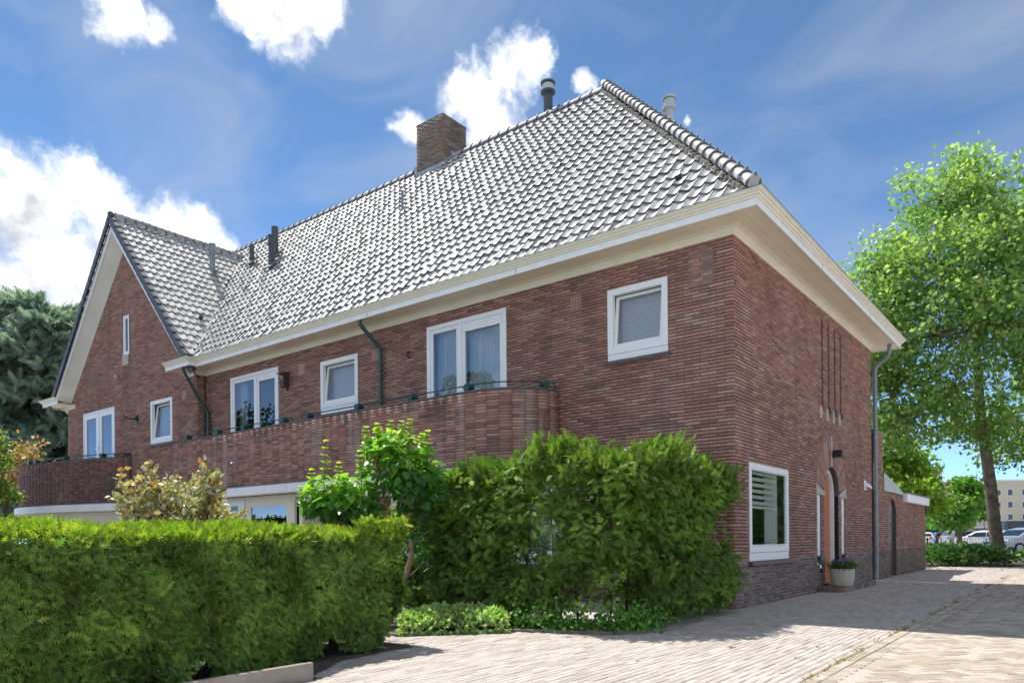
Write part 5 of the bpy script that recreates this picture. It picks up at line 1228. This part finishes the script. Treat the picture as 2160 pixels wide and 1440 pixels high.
for (a, z0, z1) in ((-.38, 2.1, 2.50), (-.22, 2.2, 2.56), (-.12, 2.2, 2.62), (.05, 2.2, 2.60), (.16, 2.15, 2.58), (.30, 2.1, 2.42), (.40, 2.0, 2.45), (-.92, 1.6, 2.32), (-.72, 1.6, 2.05), (-1.13, 1.55, 1.98), (-1.2, 1.4, 1.75), (-.45, 1.7, 2.2)):
    dp = random.uniform(-.2, .2); off = np.array([-.615*dp, .788*dp, 0]); p0, p1 = B0+X(a, z0)+off, B0+X(a+random.uniform(-.05, .05), z1)+off; MB().tube([p0, (p0+p1)/2+np.array([.01, 0, 0]), p1], [.008, .005, .002], 5).build('shoot', mShoot, lt)
    for j in range(7):
        f = .25+.75*j/6; c = p0+(p1-p0)*f
        for s in (0, 1, 2):
            an = j*1.57+s*2.09+random.uniform(-.3, .3); hP.append(np.array([c])); hD.append(np.array([[math.cos(an), math.sin(an), .35]])); hR.append(np.array([min(1, .72+.28*f+random.uniform(-.1, .05))])); hS.append(np.array([.105*(1.15-.6*f)]))
P, D, Rr, Ss = map(np.concatenate, (hP, hD, hR, hS))
scatter('crown', P, D, rng.normal(0, .35, len(P)), Ss, HEART, mHeart, lt, Rr)

# shrub with cream and amber leaves in front of the balcony
mVar = M_leaf('variegated_leaf', [(0, (0.125, 0.138, 0.062)), (.3, (0.338, 0.338, 0.150)), (.5, (0.550, 0.500, 0.350)), (.72, (0.750, 0.625, 0.500)), (.85, (0.625, 0.350, 0.088)), (1, (0.575, 0.213, 0.112))], .35, .35, .6)
vs = empty('variegated_shrub', (0, 0, 0), 'shrub with cream and amber leaves above the clipped hedge under the balcony', 'shrub')
VB = np.array([-9.0, -3.66, 0]); tr = MB(); vP, vD = [], []
def vbranch(p, d, l, r, dep):
    pts = [p]; q = p.copy(); dd = d.copy()
    for i in range(4): dd = dd+rng.normal(0, .14, 3)+np.array([0, 0, .05]); dd /= np.linalg.norm(dd); q = q+dd*l/4; pts.append(q.copy())
    tr.tube(pts, [r, r*.85, r*.7, r*.55, r*.42], 6, cap=False)
    if dep == 0 or dep == 1:
        n = 26 if dep == 0 else 12
        f = rng.random(n); c = np.array([pts[0]+(pts[-1]-pts[0])*a for a in f]); vP.append(c+rng.normal(0, .05, (n, 3))); vD.append(dd+rng.normal(0, .8, (n, 3)))
    if dep:
        for i in range(3 if dep > 1 else 4): vbranch(pts[rng.integers(2, 5)], dd*.7+rng.normal(0, .55, 3)+np.array([0, 0, .12]), l*.66, r*.55, dep-1)
for i in range(6):
    a = i*1.05+rng.normal(0, .2); vbranch(VB+np.array([.1*math.cos(a), .1*math.sin(a), -.03]), np.array([math.cos(a)*.30, math.sin(a)*.30, 1.0]), 1.25, .035, 3)
tr.build('branches', mBarkD, vs)
P, D = np.concatenate(vP), np.concatenate(vD)
latv = (P-VB)@np.array([.788, .615, 0]); sel = (np.abs(latv) < .92-.25*np.abs(P[:, 2]-2.1)) & (P[:, 2] > 1.0); P, D = P[sel], D[sel]; sel = rng.random(len(P)) < min(1, 3800/len(P)); P, D = P[sel], D[sel]
scatter('crown', P, D, rng.uniform(0, 6.3, len(P)), rng.uniform(.085, .15, len(P)), LEAF, mVar, vs, np.clip(rng.beta(2, 2, len(P))+.12*(P[:, 2]-1.9), 0, 1))

# shrubs at the far left beside the round balcony
def leafy(name, label, cat, c, rad, k, size, mat, shape=LEAF, trunk=None, clumps=26, stuff=None, group=None, zsq=1.0, hang=0, crown_name='crown'):
    o = empty(name, (c[0], c[1], 0), label, cat, group)
    cc = rdirs(clumps)*(rng.random((clumps, 1))**.4)*np.array(rad)*.78; ci_ = rng.integers(0, clumps, k)
    cr = min(rad)*.42
    P = cc[ci_]+rdirs(k)*(rng.random((k, 1))**.5)*cr*np.array([1.15, 1.15, .75])*(.7+.6*rng.random((clumps, 1))[ci_])
    D = P/np.array(rad)+rng.normal(0, .6, (k, 3)); D[:, 2] -= hang
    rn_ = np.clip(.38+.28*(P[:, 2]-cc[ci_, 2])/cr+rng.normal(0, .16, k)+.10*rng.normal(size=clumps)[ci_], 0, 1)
    loc = np.array([0, 0, c[2]])
    scatter(crown_name, P+loc, D, rng.uniform(0, 6.3, k), rng.uniform(size*.65, size*1.2, k), shape, mat, o, rn_)
    if trunk:
        t = MB(); tp, tr_ = trunk; t.tube(tp, tr_, 12)
        top_ = np.array(tp[-1])
        for i in range(min(clumps, 22)):
            e = cc[i]+loc; mid = top_*.45+e*.55+np.array([0, 0, -.1*rad[2]]); st_ = np.array(tp[-1-(i % 2)]); t.tube([st_, mid, e], [tr_[-1]*.7, tr_[-1]*.4, tr_[-1]*.12], 6, cap=False)
        t.build('trunk', mBark if trunk else None, o, smooth=True)
    return o
mLime = M_leaf('lime_leaf', [(0, (.10, .17, .03)), (.5, (.22, .32, .06)), (.85, (.36, .44, .12)), (1, (.50, .52, .24))], .45)
leafy('lime_shrub', 'yellow green shrub at the edge beside the round balcony', 'shrub', (-21.65, -2.75, 3.0), (.75, .75, 1.9), 2600, .13, mLime, clumps=34, trunk=([(0, 0, -.1), (0, 0, 1.6)], [.1, .06]))
mRedL = M_leaf('red_leaf', [(0, (.22, .25, .06)), (.4, (.42, .30, .14)), (.7, (.52, .18, .10)), (1, (.58, .40, .30))], .4)
rs = empty('red_tipped_shrub', (-27.3, -.6, 0), 'arching shrub with red tipped leaves behind the round balcony rail', 'shrub'); tr = MB(); P, D = [], []
for (dx, dz) in ((1.7, 4.6), (2.4, 4.2), (1.0, 4.35), (.2, 4.4), (2.0, 3.9), (3.0, 4.5), (-.6, 4.5)):
    p = [np.array([-.4, 0, 1.5]), np.array([.0+dx*.2, .0, dz*.75]), np.array([dx*.6, .1, dz*.9]), np.array([dx, .1, dz])]; tr.tube(p, [.05, .03, .02, .008], 6)
    for j in range(110): f = rng.random()**.6; a = p[1]+(p[3]-p[1])*f; P.append(a+rng.normal(0, .12, 3)); D.append(rng.normal(0, .7, 3)+np.array([.3, 0, .3]))
tr.build('branches', mBarkD, rs); scatter('crown', np.array(P), np.array(D), rng.uniform(0, 6.3, len(P)), rng.uniform(.12, .2, len(P)), LEAF, mRedL, rs)

# blue-green cedar behind the gable
mCed = M_leaf('cedar_needles', [(0, (0.103, 0.161, 0.132)), (.4, (0.196, 0.275, 0.224)), (.8, (0.321, 0.413, 0.321)), (1, (0.459, 0.528, 0.390))], .45, .6, .2, tint=(1, 1.1, .8))
def cedar(name, label, base, h, spread, seed, nb=110):
    r = np.random.default_rng(seed); o = empty(name, base, label, 'tree'); t = MB(); t.tube([(0, 0, -.2), (.1, 0, h*.5), (0, .1, h*.97)], [.5, .32, .06], 10); P, D, Rr = [], [], []
    for i in range(nb):
        z = h*(.14+.84*(i/nb)); a = i*2.4+r.normal(0, .4); l = spread*(1-.62*(z/h)**1.8)*r.uniform(.65, 1.1)
        p = [np.array([0, 0, z]), np.array([math.cos(a)*l*.5, math.sin(a)*l*.5, z+.5]), np.array([math.cos(a)*l, math.sin(a)*l, z+.15-.06*l])]
        t.tube(p, [.11*(1.1-z/h), .07*(1.1-z/h), .015], 5, cap=False)
        nn = int(85*l/spread)+28
        f = .25+.78*r.random(nn)**.75; lat = r.normal(0, .19, nn)*l*(1.15-f*.5)
        c = (1-f)[:, None]*p[0]+f[:, None]*p[2]; c[:, 2] += .5*np.sin(np.clip(f, 0, 1)*math.pi)-np.abs(lat)*.25
        c[:, 0] += -math.sin(a)*lat; c[:, 1] += math.cos(a)*lat
        P.append(c+r.normal(0, .07, (nn, 3))); D.append(np.c_[math.cos(a)+r.normal(0, .5, nn)-math.sin(a)*lat*.7, math.sin(a)+r.normal(0, .5, nn)+math.cos(a)*lat*.7, r.normal(-.1, .22, nn)]); Rr.append(np.clip(r.normal(.35+.3*f, .18, nn), 0, 1))
    t.build('trunk', mBarkD, o); P, D, Rr = map(np.concatenate, (P, D, Rr))
    scatter('crown', P, D, r.normal(0, .35, len(P)), r.uniform(.6, 1.1, len(P)), SPRIG2, mCed, o, Rr, None, np.c_[r.normal(0, .7, len(P)), r.normal(-.35, .7, len(P)), np.ones(len(P))*.8])
    return o
cedar('cedar_tree', 'large blue green cedar beside the gable', (-49.0, 8.4, 0), 16.6, 6.5, 3)
cedar('cedar_tree', 'dark cedar partly hidden behind the white eaves box', (-46.2, 11.0, 0), 15.0, 6.2, 5)
cedar('cedar_tree', 'cedar cut off by the edge of the picture', (-52.0, 5.0, 0), 16.4, 6.0, 8)
# ================================================================ BEHIND THE HOUSE: plane trees, beds, car park, flats
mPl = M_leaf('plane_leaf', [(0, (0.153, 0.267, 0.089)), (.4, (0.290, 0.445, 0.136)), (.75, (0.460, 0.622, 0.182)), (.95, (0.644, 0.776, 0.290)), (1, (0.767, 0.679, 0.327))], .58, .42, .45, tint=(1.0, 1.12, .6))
mPlBark = M('plane_bark', (.10, .075, .052), .85, (.24, .20, .15), 5, bump=.3, bs=10)
def big_tree(name, label, base, trunk_pts, trunk_r, blobs, size, mat, barkm, shape=PLANE, seed=1, dens=1.0):
    r = np.random.default_rng(seed); o = empty(name, base, label, 'tree'); t = MB(); t.tube(trunk_pts, trunk_r, 14); top = np.array(trunk_pts[-1]); P, D, Rr = [], [], []
    for (c, rad, k) in blobs:
        k = int(k*dens); c = np.array(c, float); rad = np.array(rad, float)
        t.tube([top if c[2] > top[2]-1 else np.array(trunk_pts[-2]), top*.4+c*.6+np.array([0, 0, -.5]), c], [trunk_r[-1]*.6, trunk_r[-1]*.35, .03], 7, cap=False)
        ncl = max(4, k//45); cc = r.normal(size=(ncl, 3)); cc /= np.linalg.norm(cc, axis=1, keepdims=True); cc *= (r.random((ncl, 1))**.38)
        for q in cc[:ncl//2]: t.tube([c, c+q*rad*.5+r.normal(0, .1, 3), c+q*rad], [.035, .02, .008], 5, cap=False)
        ci_ = r.integers(0, ncl, k); w = np.clip(r.normal(size=(k, 3)), -1.7, 1.7)*np.array([.40, .40, .24])
        p = c+cc[ci_]*rad+w; P.append(p); d = r.normal(0, .8, (k, 3)); d[:, 2] -= .35; D.append(d)
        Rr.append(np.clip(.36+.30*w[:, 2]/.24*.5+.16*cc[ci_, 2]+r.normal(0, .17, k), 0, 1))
    t.build('trunk', barkm, o, smooth=True); P, D, Rr = map(np.concatenate, (P, D, Rr)); kp = r.random(len(P)) < .95; P, D, Rr = P[kp], D[kp], Rr[kp]
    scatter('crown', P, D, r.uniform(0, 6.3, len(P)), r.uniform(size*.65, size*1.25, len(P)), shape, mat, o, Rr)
    return o
V2 = lambda a, dpt, z: np.array([a*.788-dpt*.615, a*.615+dpt*.788, z])
B = lambda a, dpt, z, ra, rz, k: (V2(a, dpt, z), (ra, ra, rz), k)
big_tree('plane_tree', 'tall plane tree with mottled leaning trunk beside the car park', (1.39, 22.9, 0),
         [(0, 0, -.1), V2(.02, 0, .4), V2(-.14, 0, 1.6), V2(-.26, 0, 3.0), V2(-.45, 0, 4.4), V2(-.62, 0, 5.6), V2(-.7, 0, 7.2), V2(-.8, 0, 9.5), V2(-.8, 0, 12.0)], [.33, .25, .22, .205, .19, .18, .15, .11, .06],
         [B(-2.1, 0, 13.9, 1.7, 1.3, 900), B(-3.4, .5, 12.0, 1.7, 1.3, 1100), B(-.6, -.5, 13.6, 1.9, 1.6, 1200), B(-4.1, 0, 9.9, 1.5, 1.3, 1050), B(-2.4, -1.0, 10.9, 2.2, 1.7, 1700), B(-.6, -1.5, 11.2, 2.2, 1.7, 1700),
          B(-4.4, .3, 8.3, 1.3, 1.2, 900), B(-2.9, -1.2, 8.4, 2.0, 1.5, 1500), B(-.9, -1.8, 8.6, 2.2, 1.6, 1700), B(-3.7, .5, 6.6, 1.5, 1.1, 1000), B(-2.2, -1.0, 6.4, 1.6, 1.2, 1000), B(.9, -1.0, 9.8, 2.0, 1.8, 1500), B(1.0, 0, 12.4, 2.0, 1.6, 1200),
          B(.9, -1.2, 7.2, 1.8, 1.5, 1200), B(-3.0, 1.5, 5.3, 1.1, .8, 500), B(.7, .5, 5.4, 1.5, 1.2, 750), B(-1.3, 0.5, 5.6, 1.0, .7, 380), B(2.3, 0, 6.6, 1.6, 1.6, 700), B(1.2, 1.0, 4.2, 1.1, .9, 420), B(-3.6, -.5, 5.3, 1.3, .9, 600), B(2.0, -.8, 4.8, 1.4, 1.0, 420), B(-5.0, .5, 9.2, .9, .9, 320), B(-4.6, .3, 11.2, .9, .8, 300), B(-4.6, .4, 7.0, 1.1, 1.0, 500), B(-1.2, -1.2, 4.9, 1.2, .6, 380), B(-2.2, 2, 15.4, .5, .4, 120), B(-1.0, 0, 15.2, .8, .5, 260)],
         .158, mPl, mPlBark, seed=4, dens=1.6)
mPale = M_leaf('pale_leaf', [(0, (0.150, 0.263, 0.037)), (.45, (0.275, 0.413, 0.056)), (.8, (0.413, 0.537, 0.100)), (1, (0.550, 0.625, 0.200))], .5)
mMid = M_leaf('mid_leaf', [(0, (0.080, 0.192, 0.032)), (.5, (0.160, 0.336, 0.056)), (1, (0.320, 0.512, 0.112))], .45)
def round_tree(name, label, base, h, blobs, size, mat, seed, r0=.18):
    return big_tree(name, label, base, [(0, 0, -.1), (.05, 0, h*.3), (0, .05, h*.55)], [r0, r0*.8, r0*.55], blobs, size, mat, mBark, shape=LEAF, seed=seed)
round_tree('lime_tree', 'sunlit yellow green tree behind the low outbuilding', (-5.2, 40.0, 0), 8.4, [B(0, 0, 6.3, 1.7, 1.3, 900), B(-.9, 0, 5.0, 1.7, 1.3, 900), B(1.2, 0, 4.7, 1.6, 1.3, 900), B(.1, -1, 3.6, 2.2, 1.1, 900), B(1.8, 0, 3.2, 1.3, 1.0, 600), B(-1.2, 0, 7.2, 1.2, 1.0, 500)], .34, mPale, 11)
round_tree('dark_tree', 'dark green tree at the end of the outbuilding wall', (-3.3, 52.0, 0), 7.0, [B(0, 0, 3.6, 1.6, 1.3, 900), B(-.8, 0, 2.6, 1.4, 1.0, 600), B(.8, 0, 4.6, 1.2, 1.0, 500)], .38, mMid, 12)
round_tree('leafy_tree', 'broad green tree behind the leaning plane trunk', (5.2, 52.0, 0), 11, [B(0, 0, 6.0, 2.6, 1.8, 1400), B(-1.8, 0, 4.4, 1.8, 1.2, 900), B(1.9, 0, 4.4, 1.8, 1.4, 900), B(-.6, 0, 8.0, 2.4, 1.6, 1200), B(2.0, 0, 8.4, 2.2, 1.7, 1200), B(-2.4, 0, 6.8, 1.5, 1.3, 700)], .42, mMid, 13)
for i, (a, lab) in enumerate(((2009, 'small street tree with reddish crown before the dark glass of the flats'), (2041, 'smallest thin street tree beside the lamp post'), (2076, 'fullest street tree beside the plane trunk'))):
    dpt = 120; lat = (a-1080)/1554.8*dpt; p = CAM[:2]+np.array([-.6153, .7883])*dpt+np.array([.788, .615])*lat
    sc_ = (1.0, .75, 1.25)[i]
    o = round_tree('street_tree', lab, (p[0], p[1], 0), 6*sc_, [B(0, 0, 5.4*sc_, .9*sc_, 1.1*sc_, 320), B(0, 0, 4.0*sc_, 1.4*sc_, 1.0*sc_, 420), B(0, 0, 6.9*sc_, .5*sc_, .7*sc_, 130)], .5*sc_, (mPale, mPale, mMid)[i], 20+i, .09); o['group'] = 'young street trees before the flats'
# shrub bed at the end of the drive
sheet('shrub_bed', [(-3, 16.6), (.02, 16.9), (1.2, 19.0), (2.4, 20.9), (12, 31), (12, 40), (-8, 36), (-8, 17)], -.004, mSoil)
mBed = M_leaf('bed_leaf', [(0, (0.040, 0.120, 0.029)), (.5, (0.088, 0.224, 0.048)), (.9, (0.192, 0.368, 0.096)), (1, (0.480, 0.576, 0.256))], .3)
for i, (x, y, w, h, lab) in enumerate(((-.3, 19.6, 1.3, .52, 'low dark green shrub against the end of the outbuilding wall'), (.75, 21.3, 1.2, .55, 'low dark green shrub left of the plane tree trunk'), (3.6, 24.2, 1.7, .58, 'low dark green shrub right of the plane tree trunk'), (-.6, 23.5, 1.6, .62, 'low shrub behind, along the wire fence'))):
    k = 1500; a = rng.uniform(0, 6.28, k); rr = np.sqrt(rng.random(k)); el = rng.random(k)
    P = np.c_[rr*w*np.cos(a), rr*w*.75*np.sin(a), .04+h*1.15*np.sqrt(np.clip(1-rr**2*.85, 0, 1))*el**.5+rng.normal(0, .06, k)]
    o = empty('low_shrub', (x, y, 0), lab, 'shrub', 'shrubs at the end of the drive'); scatter('foliage', P, np.c_[P[:, :2], np.full(k, .6)]+rng.normal(0, .6, (k, 3)), rng.uniform(0, 6.3, k), rng.uniform(.10, .2, k), LEAF, mBed, o, np.clip(rng.normal(.35+.4*el, .2, k), 0, 1), 'stuff')
# wire fence
fe = empty('wire_fence', (0, 27.5, 0), 'low grey wire mesh fence between shrubs and parked cars', 'fence'); m = MB()
for x in np.arange(-4, 9, 2.4): MB().box((x-.03, -.03+x*.25, 0), (x+.03, .03+x*.25, 1.0)).build('post', mBlackM, fe)
for x in np.arange(-4, 9, .10): m.tube([(x, x*.25, .05), (x, x*.25, .95)], .006, 4, cap=False)
for z in (.1, .3, .5, .7, .92): m.tube([(-4, -1, z), (9, 2.25, z)], .006, 4, cap=False)
m.build('wires', mPipeD, fe)
# cars
mTyre = M('tyre', (.012, .012, .013), .85); mRim = M('rim', (.35, .36, .37), .35, metal=.8); mCarGlass = M('car_glass', (.012, .016, .018), .06, spec=.8); mTail = M('tail_light', (.42, .02, .02), .25); mHead = M('head_light', (.7, .72, .74), .15); mTrim = M('car_trim', (.02, .02, .022), .6)
def car(label, loc, rz, col, kind='suv', rough=.28, metal=.55):
    L_, W_, H_ = {'suv': (4.5, 1.86, 1.66), 'hatch': (4.2, 1.78, 1.5), 'van': (5.2, 2.0, 2.35)}[kind]
    o = empty('parked_car' if kind != 'van' else 'parked_van', loc, label, 'car' if kind != 'van' else 'van', None if kind == 'van' else 'cars parked behind the fence', rz)
    paint = M('car_paint_%d' % len(bpy.data.materials), col, rough, metal=metal, coat=.8)
    if kind == 'van': prof = [(-L_/2, .35), (-L_/2, 1.0), (-L_/2+.05, 2.2), (-L_/2+.25, H_), (1.2, H_), (1.75, 1.55), (2.45, 1.2), (L_/2, .85), (L_/2, .35)]; belt = 1.25
    elif kind == 'suv': prof = [(-2.25, .45), (-2.25, .85), (-2.12, 1.05), (-1.75, 1.52), (-1.45, 1.64), (-.2, 1.66), (.45, 1.58), (1.25, 1.12), (2.0, .98), (2.22, .75), (2.25, .42)]; belt = 1.02
    else: prof = [(-2.1, .4), (-2.1, .85), (-2.0, 1.0), (-1.75, 1.38), (-1.4, 1.48), (-.1, 1.5), (.5, 1.4), (1.25, 1.0), (1.9, .86), (2.08, .65), (2.1, .4)]; belt = .94
    tum = lambda z: W_/2*(1-.20*max(0, (z-belt)/(H_-belt))**1.3) if z > belt else W_/2*(1-.05*max(0, (.6-z)))
    prof = prof+[(prof[-1][0]-.1, .24), (prof[0][0]+.1, .24)]
    b = MB(); n = len(prof); V = [(x, -tum(z), z) for x, z in prof]+[(x, tum(z), z) for x, z in prof]
    b.add(V, [tuple(range(n)), tuple(range(2*n-1, n-1, -1))]+[(i, n+i, n+(i+1) % n, (i+1) % n) for i in range(n)]); b.build('body', paint, o, bevel=.05)
    gz0, gz1 = belt+.04, H_-.14
    if kind == 'van': side = [[(-2.3, gz0), (-.6, gz0), (-.6, gz1), (-2.25, gz1)], [(-.5, gz0), (.55, gz0), (.55, gz1), (-.5, gz1)], [(.65, gz0), (1.7, gz0), (1.2, gz1), (.65, gz1)]]
    else:
        k = 1 if kind == 'suv' else .95; side = [[(-1.72*k, gz0), (-.55, gz0), (-.55, gz1), (-1.5*k, gz1-.06)], [(-.48, gz0), (.95*k, gz0), (.35*k, gz1-.04), (-.48, gz1)]]
    for s in (-1, 1):
        for q in side:
            P = [(x, s*(tum(z)+.006), z) for x, z in q]; MB().prism(P, (0, s*.004, 0)).build('side_window', mCarGlass, o)
        for x in (-L_/2+.82, L_/2-.85):
            w = MB().tube([(x, s*(W_/2-.20), .33), (x, s*(W_/2+.012), .33)], .335, 18).build('wheel', mTyre, o); MB().tube([(x, s*(W_/2+.0), .33), (x, s*(W_/2+.022), .33)], .22, 14).build('rim', mRim, w)
        MB().box((-L_/2-.02, s*W_/2*.72-.14, .82), (-L_/2+.14, s*W_/2*.72+.14, 1.0)).build('tail_light', mTail, o, bevel=.02)
        MB().box((L_/2-.16, s*W_/2*.70-.16, .66), (L_/2+.0, s*W_/2*.70+.16, .80)).build('headlight', mHead, o, bevel=.02)
        MB().box((.75, s*(W_/2+.02)-.07, belt+.02), (.9, s*(W_/2+.02)+.07, belt+.15)).build('mirror', mTrim, o, bevel=.02)
        MB().box((-L_/2+.1, s*(W_/2-.02)-.02, .28), (L_/2-.1, s*(W_/2-.02)+.03, .42)).build('sill_trim', mTrim, o)
    # screens
    def screen(i, j, nm, f0=.1, f1=.9):
        (x0, z0), (x1, z1) = prof[i], prof[j]; a = (x0+(x1-x0)*f0, z0+(z1-z0)*f0); c = (x0+(x1-x0)*f1, z0+(z1-z0)*f1); nx, nz = (z1-z0), -(x1-x0); l = math.hypot(nx, nz); s_ = -1 if nm == 'rear' else 1
        nx, nz = (abs(nx)/l*s_, abs(nz)/l)
        P = [(a[0]+nx*.008, -tum(a[1])*.86, a[1]+nz*.008), (a[0]+nx*.008, tum(a[1])*.86, a[1]+nz*.008), (c[0]+nx*.008, tum(c[1])*.86, c[1]+nz*.008), (c[0]+nx*.008, -tum(c[1])*.86, c[1]+nz*.008)]
        MB().prism(P, (nx*.004, 0, nz*.004)).build('windscreen' if nm == 'front' else 'rear_window', mCarGlass, o)
    if kind == 'van': screen(4, 5, 'front'); screen(1, 2, 'rear', .2, .85)
    else: screen(6, 7, 'front'); screen(2, 3, 'rear', .15, .92)
    return o
HEAD = math.atan2(.615, .788)
car('silver crossover seen from its side behind the fence', (-5.5, 75.8, 0), HEAD, (.40, .40, .39))
car('pale blue grey hatchback half hidden right of the plane trunk', (1.35, 40.2, 0), HEAD+math.pi+.15, (.42, .48, .54), 'hatch')
car('white car with red tail light just left of the plane trunk', (-2.6, 62.0, 0), HEAD+math.pi*.5+.5, (.72, .72, .72), 'hatch', metal=0)
car('black minibus behind the plane trunk', (-.2, 69.8, 0), HEAD+.04, (.012, .012, .014), 'van', metal=0)
car('white car at the end of the outbuilding wall', (-10.0, 80.4, 0), HEAD+math.pi/2-.5, (.74, .74, .74), 'hatch', metal=0)
car('black car beside the white car at the outbuilding end', (-8.9, 84.0, 0), HEAD+math.pi/2-.3, (.02, .02, .023), 'hatch')
car('silver car roof showing behind the crossover', (-7.0, 92.0, 0), HEAD+.1, (.55, .56, .57), 'hatch')
# clipped hedge of the car park
o = empty('car_park_hedge', (-13.5, 96, 0), 'clipped green hedge at the back of the car park', 'hedge', rz=HEAD); k = 2600
P = np.c_[rng.uniform(-2, 5.2, k), rng.uniform(-.8, .8, k), rng.uniform(.1, 2.1, k)]; scatter('foliage', P, rdirs(k), rng.uniform(0, 6.3, k), rng.uniform(.25, .45, k), LEAF, mBed, o, None, 'stuff'); MB().box((-1.9, -.6, 0), (5.1, .6, 1.9)).build('light_block', mLightBlock, o)
# pale flats far behind
mFlat = M('pale_render', (.60, .55, .43), .8, (.54, .49, .38), .2); mFlat2 = M('pale_render_side', (.52, .49, .41), .8); mDark = M('dark_glazing', (.03, .04, .05), .15, spec=.7); mGW = M('flat_frame', (.75, .75, .73), .5)
FX = HEAD
fb = empty('apartment_block', (-22.6, 197.0, 0), 'pale cream block of flats with white framed windows beyond the car park', 'building', rz=FX)
MB().box((0, 0, 0), (34, 14, 14.4)).build('wall', mFlat, fb); MB().box((-.2, -.25, 14.4), (34.2, 14.2, 14.8)).build('roof_edge', mGW, fb)
MB().box((-12, 3, 0), (0, 14, 13.0)).build('glazed_wing', mDark, fb); MB().box((-12.3, 2.5, 13.0), (-.02, 14, 17.0)).build('upper_wing', mFlat2, fb)
for z in (4.3, 7.2, 10.1): MB().box((-12.05, 2.9, z), (-.05, 3.2, z+.35)).build('glazing_band', mPipeD, fb)
for (x, w, zs, h) in ((1.55, .9, (4.9, 7.9, 10.9), 1.5), (3.15, 1.15, (4.9, 7.9, 10.9), 1.5), (5.65, .95, (3.6, 5.2, 6.7, 8.2, 9.7), 1.25), (8.4, 1.4, (4.9, 7.9, 10.9), 1.3), (11.3, 1.4, (4.9, 7.9, 10.9), 1.3), (14.5, 1.1, (4.9, 7.9, 10.9), 1.4), (18, 1.4, (4.9, 7.9, 10.9), 1.4), (22, 1.4, (4.9, 7.9, 10.9), 1.4)):
    for z in zs:
        f = MB().box((x-.16, -.08, z-.16), (x+w+.16, -.01, z+h+.16)).build('window', mGW, fb); MB().box((x, -.11, z), (x+w, -.082, z+h)).build('pane', mDark, f)
for (a, b) in ((1.6, 4.6), (5.8, 9.6), (10.4, 14.2), (15, 19)):
    f = MB().box((a, -.06, .2), (b, -.01, 2.9)).build('shop_window', mDark, fb); MB().box((a, -.09, 1.7), (b, -.062, 1.85)).build('transom', mGW, f)
MB().box((0, -.6, 3.0), (34, -.02, 3.35)).build('ground_floor_band', mGW, fb)
sp = CAM[:2]+np.array([-.6153, .7883])*118+np.array([.788, .615])*((2039-1080)/1554.8*118)
o = empty('street_lamp', (sp[0], sp[1], 0), 'slim street lamp with curved top before the flats', 'street lamp'); MB().tube([(0, 0, 0), (0, 0, 5.6), (-.12, 0, 6.2), (-.45, 0, 6.6), (-.8, 0, 6.7)], [.08, .06, .05, .045, .04], 8).build('pole', mPipeD, o); MB().obox((-.95, 0, 6.68), ((1, 0, 0), (0, 1, 0), (0, 0, 1)), (.3, .1, .05)).build('lamp_head', mPipeL, o)
sp = CAM[:2]+np.array([-.6153, .7883])*118+np.array([.788, .615])*((2021-1080)/1554.8*118)
o = empty('sign_post', (sp[0], sp[1], 0), 'thin plain post standing left of the street lamp', 'post'); MB().tube([(0, 0, 0), (0, 0, 3.6)], .05, 8).tube([(0, 0, 3.6), (0, 0, 3.7)], .07, 8).build('pole', mBlackM, o)
sheet('car_park', [(-40, 30), (30, 44), (60, 120), (-60, 120)], -.012, M('car_park_paving', (.33, .30, .27), .9, (.40, .37, .33), .4))

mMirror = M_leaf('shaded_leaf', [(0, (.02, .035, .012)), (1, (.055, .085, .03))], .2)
# trees across the street, mirrored in the window panes
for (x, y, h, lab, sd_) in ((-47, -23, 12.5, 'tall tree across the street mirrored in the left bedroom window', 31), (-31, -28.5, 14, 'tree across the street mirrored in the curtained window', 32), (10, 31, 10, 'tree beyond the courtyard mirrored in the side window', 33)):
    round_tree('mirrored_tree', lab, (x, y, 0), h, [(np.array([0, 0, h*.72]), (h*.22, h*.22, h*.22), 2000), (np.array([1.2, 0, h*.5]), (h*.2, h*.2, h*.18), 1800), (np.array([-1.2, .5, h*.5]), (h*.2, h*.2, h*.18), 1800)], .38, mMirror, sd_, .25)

o = empty('street_hedge', (-44, -27, 0), 'long hedge across the street mirrored in the garden door glass', 'hedge', rz=-.12); k = 3000
P = np.c_[rng.uniform(-20, 20, k), rng.uniform(-.8, .8, k), rng.uniform(.1, 3.2, k)]; scatter('foliage', P, rdirs(k), rng.uniform(0, 6.3, k), rng.uniform(.3, .6, k), LEAF, mBed, o, None, 'stuff'); MB().box((-20, -.6, 0), (20, .6, 3.0)).build('light_block', mLightBlock, o)

o = empty('courtyard_hedge', (8.3, 25, 0), 'tall hedge beyond the courtyard mirrored in the side window', 'hedge', rz=1.05); k = 4200
P = np.c_[rng.uniform(-8, 8, k), rng.uniform(-.8, .8, k), rng.uniform(.1, 3.7, k)]; scatter('foliage', P, rdirs(k), rng.uniform(0, 6.3, k), rng.uniform(.2, .36, k), LEAF, mMid, o, None, 'stuff'); MB().box((-8, -.5, 0), (8, .5, 3.4)).build('light_block', mLightBlock, o)
